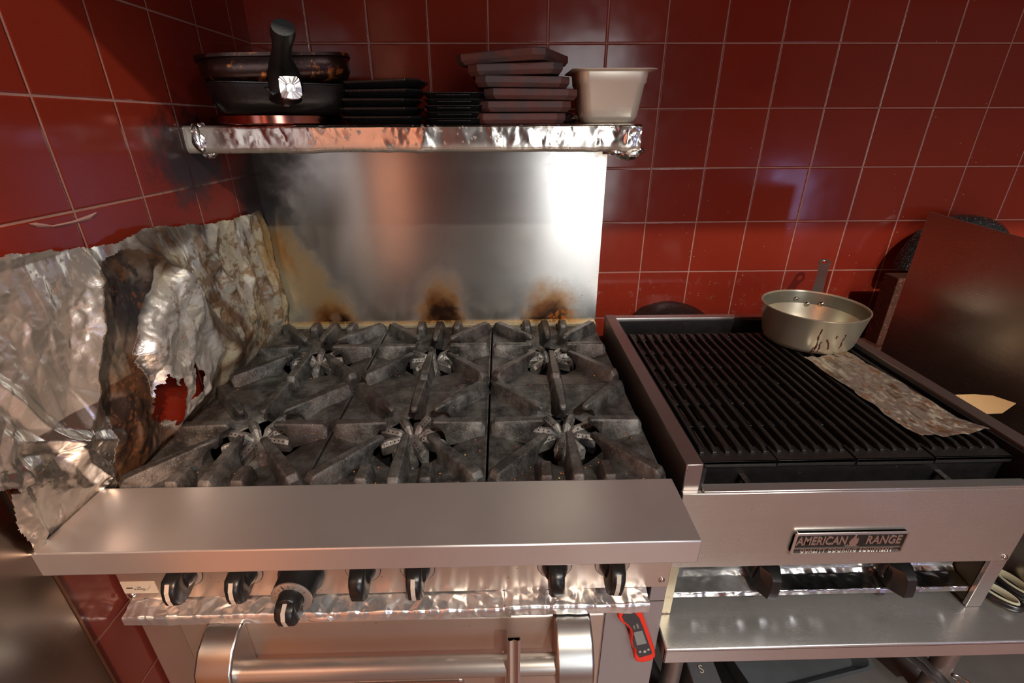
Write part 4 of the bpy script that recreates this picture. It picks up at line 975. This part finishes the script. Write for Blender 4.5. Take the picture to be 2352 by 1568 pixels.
p2 = tag(empty('frying_pan', (PCX, PCY, z1)), 'black frying pan with foil-wrapped handle end, middle of the pan stack', 'frying pan')
sqpan('bowl', [(.002, z1), (.108, z1), (.120, z1+.006), (.130, z1+.026), (.136, z1+.052), (.138, z1+.053), (.138, z1+.055), (.134, z1+.0555), (.128, z1+.027), (.118, z1+.010), (.002, z1+.006)], Matrix.Translation((PCX, PCY, 0)) @ Matrix.Rotation(PRZ, 4, 'Z'), PANB, p2)
hd = Vector((.40, -.92, 0)).normalized()
c0 = Vector((PCX, PCY, 0))
a_ = c0+hd*.136
MB().tube([a_+Vector((0, 0, z1+.026)), a_+hd*.03+Vector((0, 0, z1+.030)), a_+hd*.10+Vector((0, 0, z1+.036)), a_+hd*.160+Vector((0, 0, z1+.036))], [(.030, .010), (.014, .010), (.011, .009), (.012, .010)], 14).build('handle', BLACKP, p2, smooth=60)
# triangular riveted bracket
q0 = c0+hd*.134; sd = Vector((-hd.y, hd.x, 0)); mb = MB()
mb.loft([[q0+hd*t+sd*a+Vector((0, 0, z1+zz)) for a, zz in ((-.034, .045), (.034, .045), (.004, .013), (-.004, .013))] for t in (0, .006)])
bk = mb.build('bracket', PANB, p2, bevel=.001)
MB().lathe([(.004, 0), (.0035, .002), (.001, .003)], M=Matrix.Translation(q0+hd*.006+Vector((0, 0, z1+.019))) @ hd.to_track_quat('Z', 'Y').to_matrix().to_4x4(), n=12, cap=True).build('rivet', plain('copper_rivet', (.35, .16, .09), .4, .8), bk)
# foil block on the handle end: hollow square sleeve
e0 = a_+hd*.155+Vector((.004, 0, z1+.036)); q = hd.to_track_quat('Y', 'Z').to_matrix().to_4x4(); q.translation = e0
rg = []
for (s_, y_) in ((.0100, 0.), (.0165, .006), (.0160, .030), (.0070, .031), (.0068, .010)):
    ring = []
    for k_ in range(28):
        t = 2*PI*k_/28; c_, d_ = math.cos(t), math.sin(t); c_ = math.copysign(abs(c_)**.45, c_); d_ = math.copysign(abs(d_)**.45, d_)
        j_ = 1+.03*math.sin(k_*2.7+y_*300)+.02*math.sin(k_*5.1)
        ring.append(q @ Vector((c_*s_*j_, y_+.0004*math.sin(k_*3.3), d_*s_*j_)))
    rg.append(ring)
MB().loft(rg).build('foil_cap', FOIL_BRIGHT, p2)
z2 = SZ+.074
M3 = Matrix.Translation((PCX+.001, PCY, z2)) @ Matrix.Rotation(math.radians(-3.4), 4, 'Y')
p3 = tag(empty('frying_pan', (PCX, PCY, z2)), 'rusty brown frying pan with upright black handle, top of the pan stack', 'frying pan')
sqpan('bowl', [(.002, -.004), (.118, -.004), (.130, .002), (.138, .016), (.138, .030), (.136, .038), (.142, .040), (.142, .0455), (.139, .046), (.132, .038), (.132, .018), (.124, .006), (.002, .001)], M3 @ Matrix.Rotation(PRZ, 4, 'Z'), RUSTPAN, p3)
hb = c0+hd*.138+Vector((0, 0, z2+.012))
pth = [hb+hd*.002+Vector((.004, 0, -.028)), hb+hd*.010+Vector((.004, 0, .0)), hb+hd*.045+Vector((.003, 0, .016)), hb+hd*.09+Vector((.003, 0, .026)), hb+hd*.130+Vector((.006, 0, .036)), hb+hd*.160+Vector((.008, 0, .046)), hb+hd*.172+Vector((.009, 0, .051))]
MB().tube(pth, [(.030, .012), (.029, .014), (.021, .015), (.0155, .013), (.0155, .012), (.019, .015), (.017, .013)], 18).build('handle', plain('worn_black', (.022, .024, .023), .38, 0, .3, 40, .3, 300), p3, smooth=60)
MB().lathe([(.0065, 0), (.006, .002), (.0035, .0022), (.003, .0005)], M=Matrix.Translation(hb+hd*.044+Vector((.0, 0, .006))) @ (hd+Vector((0, 0, -.2))).to_track_quat('Z', 'Y').to_matrix().to_4x4(), n=16, cap=True).build('screw', BLACKP, p3)

def octo(w, d, c): return [(-w+c, -d), (w-c, -d), (w, -d+c), (w, d-c), (w-c, d), (-w+c, d), (-w, d-c), (-w, -d+c)]
def slab(mb, w, d, z0, prof, c, M):
    mb.loft([[M @ Vector((a, b, z0+z_)) for a, b in octo(w+dw, d+dw, c)] for dw, z_ in prof])
# rectangular black platters
posn = ['bottom', 'second from the bottom', 'middle', 'second from the top', 'top']
rdm = random.Random(3)
for i in range(5):
    dx = (.004, -.004, -.007, .003, .006)[i]; w_ = .082
    M_ = Matrix.Translation((.384+dx, -.292, SZ+.0005+i*.0163)) @ Matrix.Rotation((.01, -.01, 0.02, -.03, -.07)[i], 4, 'Z') @ Matrix.Rotation((0, 0, 0, -.012, -.03)[i], 4, 'Y')
    mb = MB(); slab(mb, w_, .068, 0, ((-.014, 0), (-.010, .002), (-.004, .0080), (0, .0105), (.001, .0125), (.001, .0150), (-.002, .0155), (-.005, .0135), (-.010, .006)), .022, M_)
    tag(mb.build('sizzle_platter', BLACKIRON, loc=(.384+dx, -.292, SZ+i*.0163), smooth=35, bevel=.0006), '%s black cast-iron platter of the tall stack beside the frying pans' % posn[i], 'platter', 'black platters stacked beside the pans')
for i in range(5):
    M_ = Matrix.Translation((.5385, -.29, SZ+.0005+i*.0117)) @ Matrix.Rotation(.02*(i % 2), 4, 'Z')
    mb = MB(); slab(mb, .060, .070, 0, ((-.008, 0), (-.004, .003), (0, .0085), (.002, .0100), (.002, .0112), (-.001, .0115), (-.006, .007)), .012, M_)
    # cut grip slot on the front rim
    mb.box(-.034, .034, -.0735, -.0705, .0055, .0075, M_)
    tag(mb.build('sizzle_platter', BLACKIRON, loc=(.5385, -.29, SZ+i*.0117), smooth=35, bevel=.0004), '%s small black platter of the low stack beside the boards' % posn[i], 'platter', 'small black platters in the low stack')
# charred boards
bp = ['bottom', 'second from the bottom', 'third from the bottom', 'third from the top', 'second from the top', 'top']
zc = SZ+.0005
for i in range(6):
    dx = (.0, .010, .024, .004, -.006, -.008)[i]; a_ = (.0, .01, -.03, .03, -.04, -.38)[i]; hh = .0212
    M_ = Matrix.Translation((.672+dx, -.275-(.0 if i < 5 else -.01), zc)) @ Matrix.Rotation((0, 0, .012, .012, -.02, -.035)[i], 4, 'Y') @ Matrix.Rotation(a_, 4, 'Z')
    mb = MB(); slab(mb, .095, .088 if i < 5 else .105, 0, ((-.006, 0), (-.0055, .0005), (0, .008), (0, .0185), (-.0015, .0200)), .020, M_)
    tag(mb.build('wooden_board', BOARD, loc=(.672+dx, -.275, zc), smooth=None, bevel=.0012), '%s charred red-brown wooden board in the stack on the shelf%s' % (bp[i], (', turned askew' if i == 5 else '')), 'wooden board', 'charred wooden boards on the shelf')
    zc += .0222
# steel tub
tb = MB(); TX, TY = .860, -.295
def rrx(w, d, r, z): return [Vector((TX+a, TY+b, z)) for a, b in rr(-w, w, -d, d, r, 7)]
tb.loft([rrx(w, d, r, SZ+z) for w, d, r, z in ((.045, .045, .015, .0005), (.0525, .050, .018, .004), (.0585, .056, .020, .014), (.066, .064, .020, .072), (.0685, .0665, .020, .0755), (.0705, .0685, .020, .094), (.074, .072, .020, .0965), (.0845, .080, .020, .0975), (.0850, .0805, .020, .0990), (.0735, .0715, .020, .1000), (.0690, .067, .020, .096), (.064, .062, .018, .072), (.0565, .054, .018, .014), (.05, .048, .015, .003))])
tag(tb.build('food_pan', TUBM, loc=(TX, TY, SZ), smooth=40, bevel=0), 'cream stained deep food pan with flared rim at the right end of the shelf', 'food container')

# ------------------------------------------------------------------ tongs over the oven handle
tg = tag(empty('tongs', (.643, -.955, -.97)), 'folded steel tongs hung over the oven door handle', 'tongs')
def chan(x, y, zt, zb_, w_, name):
    q = [(-w_, -.001), (-w_*.95, -.0050), (-w_*.6, -.0066), (0, -.0046), (w_*.6, -.0066), (w_*.95, -.0050), (w_, -.001), (w_*.85, -.001), (w_*.82, -.0045), (w_*.55, -.0055), (0, -.0034), (-w_*.55, -.0055), (-w_*.82, -.0045), (-w_*.85, -.001)]
    mb = MB(); mb.loft([[Vector((x+a+k_, y+b-dy, z_)) for a, b in q] for z_, k_, dy in ((zt, 0, 0), ((zt+zb_)/2, .0, .002), (zb_, .001, .004))])
    mb.build(name, CHROME, tg, smooth=40)
chan(.643, -.9595, -.900, -1.25, .0105, 'arm'); chan(.6345, -.918, -.995, -1.25, .0095, 'arm')
mb = MB().box(.6335, .6525, -.960, -.9585, -1.02, -.9005); mb.build('arm_web', CHROME, tg)
MB().cyl((.634, -.956, -.912), (.652, -.956, -.912), .003, 10).build('pivot', CHROME, tg)

# ------------------------------------------------------------------ digital thermometer on the right stile
th = tag(empty('digital_thermometer', (.862, -.880, -1.0)), 'red folding digital food thermometer stuck on the range front below the knobs', 'thermometer')
def W2(u, v): return (.862+u*math.cos(.30)+v*math.sin(.30)*-1*0+ v*.0, v)
def tmap(p, y):   # local (across, along) -> world, the body leans so its foot is further right
    a, l = p; ca, sa = math.cos(.33), math.sin(.33)
    return (.8615+a*ca-l*sa, y, -1.006+a*sa+l*ca)
bodyp = [(-.018, .070), (-.012, .078), (.004, .080), (.014, .076), (.0185, .066), (.0205, .040), (.0205, -.050), (.018, -.068), (.010, -.076), (-.008, -.077), (-.018, -.070), (-.020, -.058), (-.0165, -.045), (-.0135, -.034), (-.0165, -.022), (-.0150, -.008), (-.0105, .004), (-.0085, .018), (-.0115, .032), (-.018, .044), (-.0215, .056)]
RED = plain('red_plastic', (.85, .035, .015), .3, 0, .06)
mb = MB(); mb.prism(bodyp, lambda p: tmap(p, -.877), lambda p: tmap(p, -.892)); mb.build('casing', RED, th, bevel=.003, seg=3, smooth=40)
face = [(-.0135, .060), (-.009, .067), (.002, .068), (.009, .062), (.0135, .045), (.0145, .020), (.0145, -.050), (.013, -.056), (-.010, -.058), (-.0125, -.045), (-.0095, -.034), (-.0125, -.022), (-.011, -.008), (-.0065, .006), (-.0045, .020), (-.0075, .036), (-.013, .048)]
mb = MB(); mb.prism(face, lambda p: tmap(p, -.8915), lambda p: tmap(p, -.8932)); fc = mb.build('faceplate', plain('grey_black_plastic', (.045, .045, .05), .4), th, bevel=.0004)
mb = MB(); mb.prism([(-.0045, .014), (.0110, .014), (.0110, -.022), (-.0065, -.022)], lambda p: tmap(p, -.8930), lambda p: tmap(p, -.8937)); mb.build('display', plain('lcd', (.24, .26, .25), .25), th, bevel=0)
for a_, l_, r_b in ((-.0055, -.041, .0024), (.0025, -.0435, .0030), (.0098, -.0405, .0024)):
    c_ = tmap((a_, l_), -.893); MB().lathe([(r_b, 0), (r_b*.9, .0012), (r_b*.3, .0016)], M=Matrix.Translation(c_) @ Matrix.Rotation(PI/2, 4, 'X'), n=16, cap=True).build('button', plain('grey_button', (.42, .42, .42), .4), th, smooth=60)
c_ = tmap((.006, .028), -.8933); text('HOLD', .0045, 'printing', WHITEP, th, face_front(*c_, rot=.33-PI/2), .0001)
c_ = tmap((-.0005, .028), -.8933); text('\u00b0C/\u00b0F', .0042, 'printing', WHITEP, th, face_front(*c_, rot=.33-PI/2), .0001)
MB().tube([tmap((-.0155, .040), -.880), tmap((-.0150, -.005), -.880), tmap((-.0165, -.045), -.880)], .0012, 8).build('folded_probe', CHROME, th, smooth=60)

for o in bpy.data.objects:
    if '_w' in o: del o['_w']
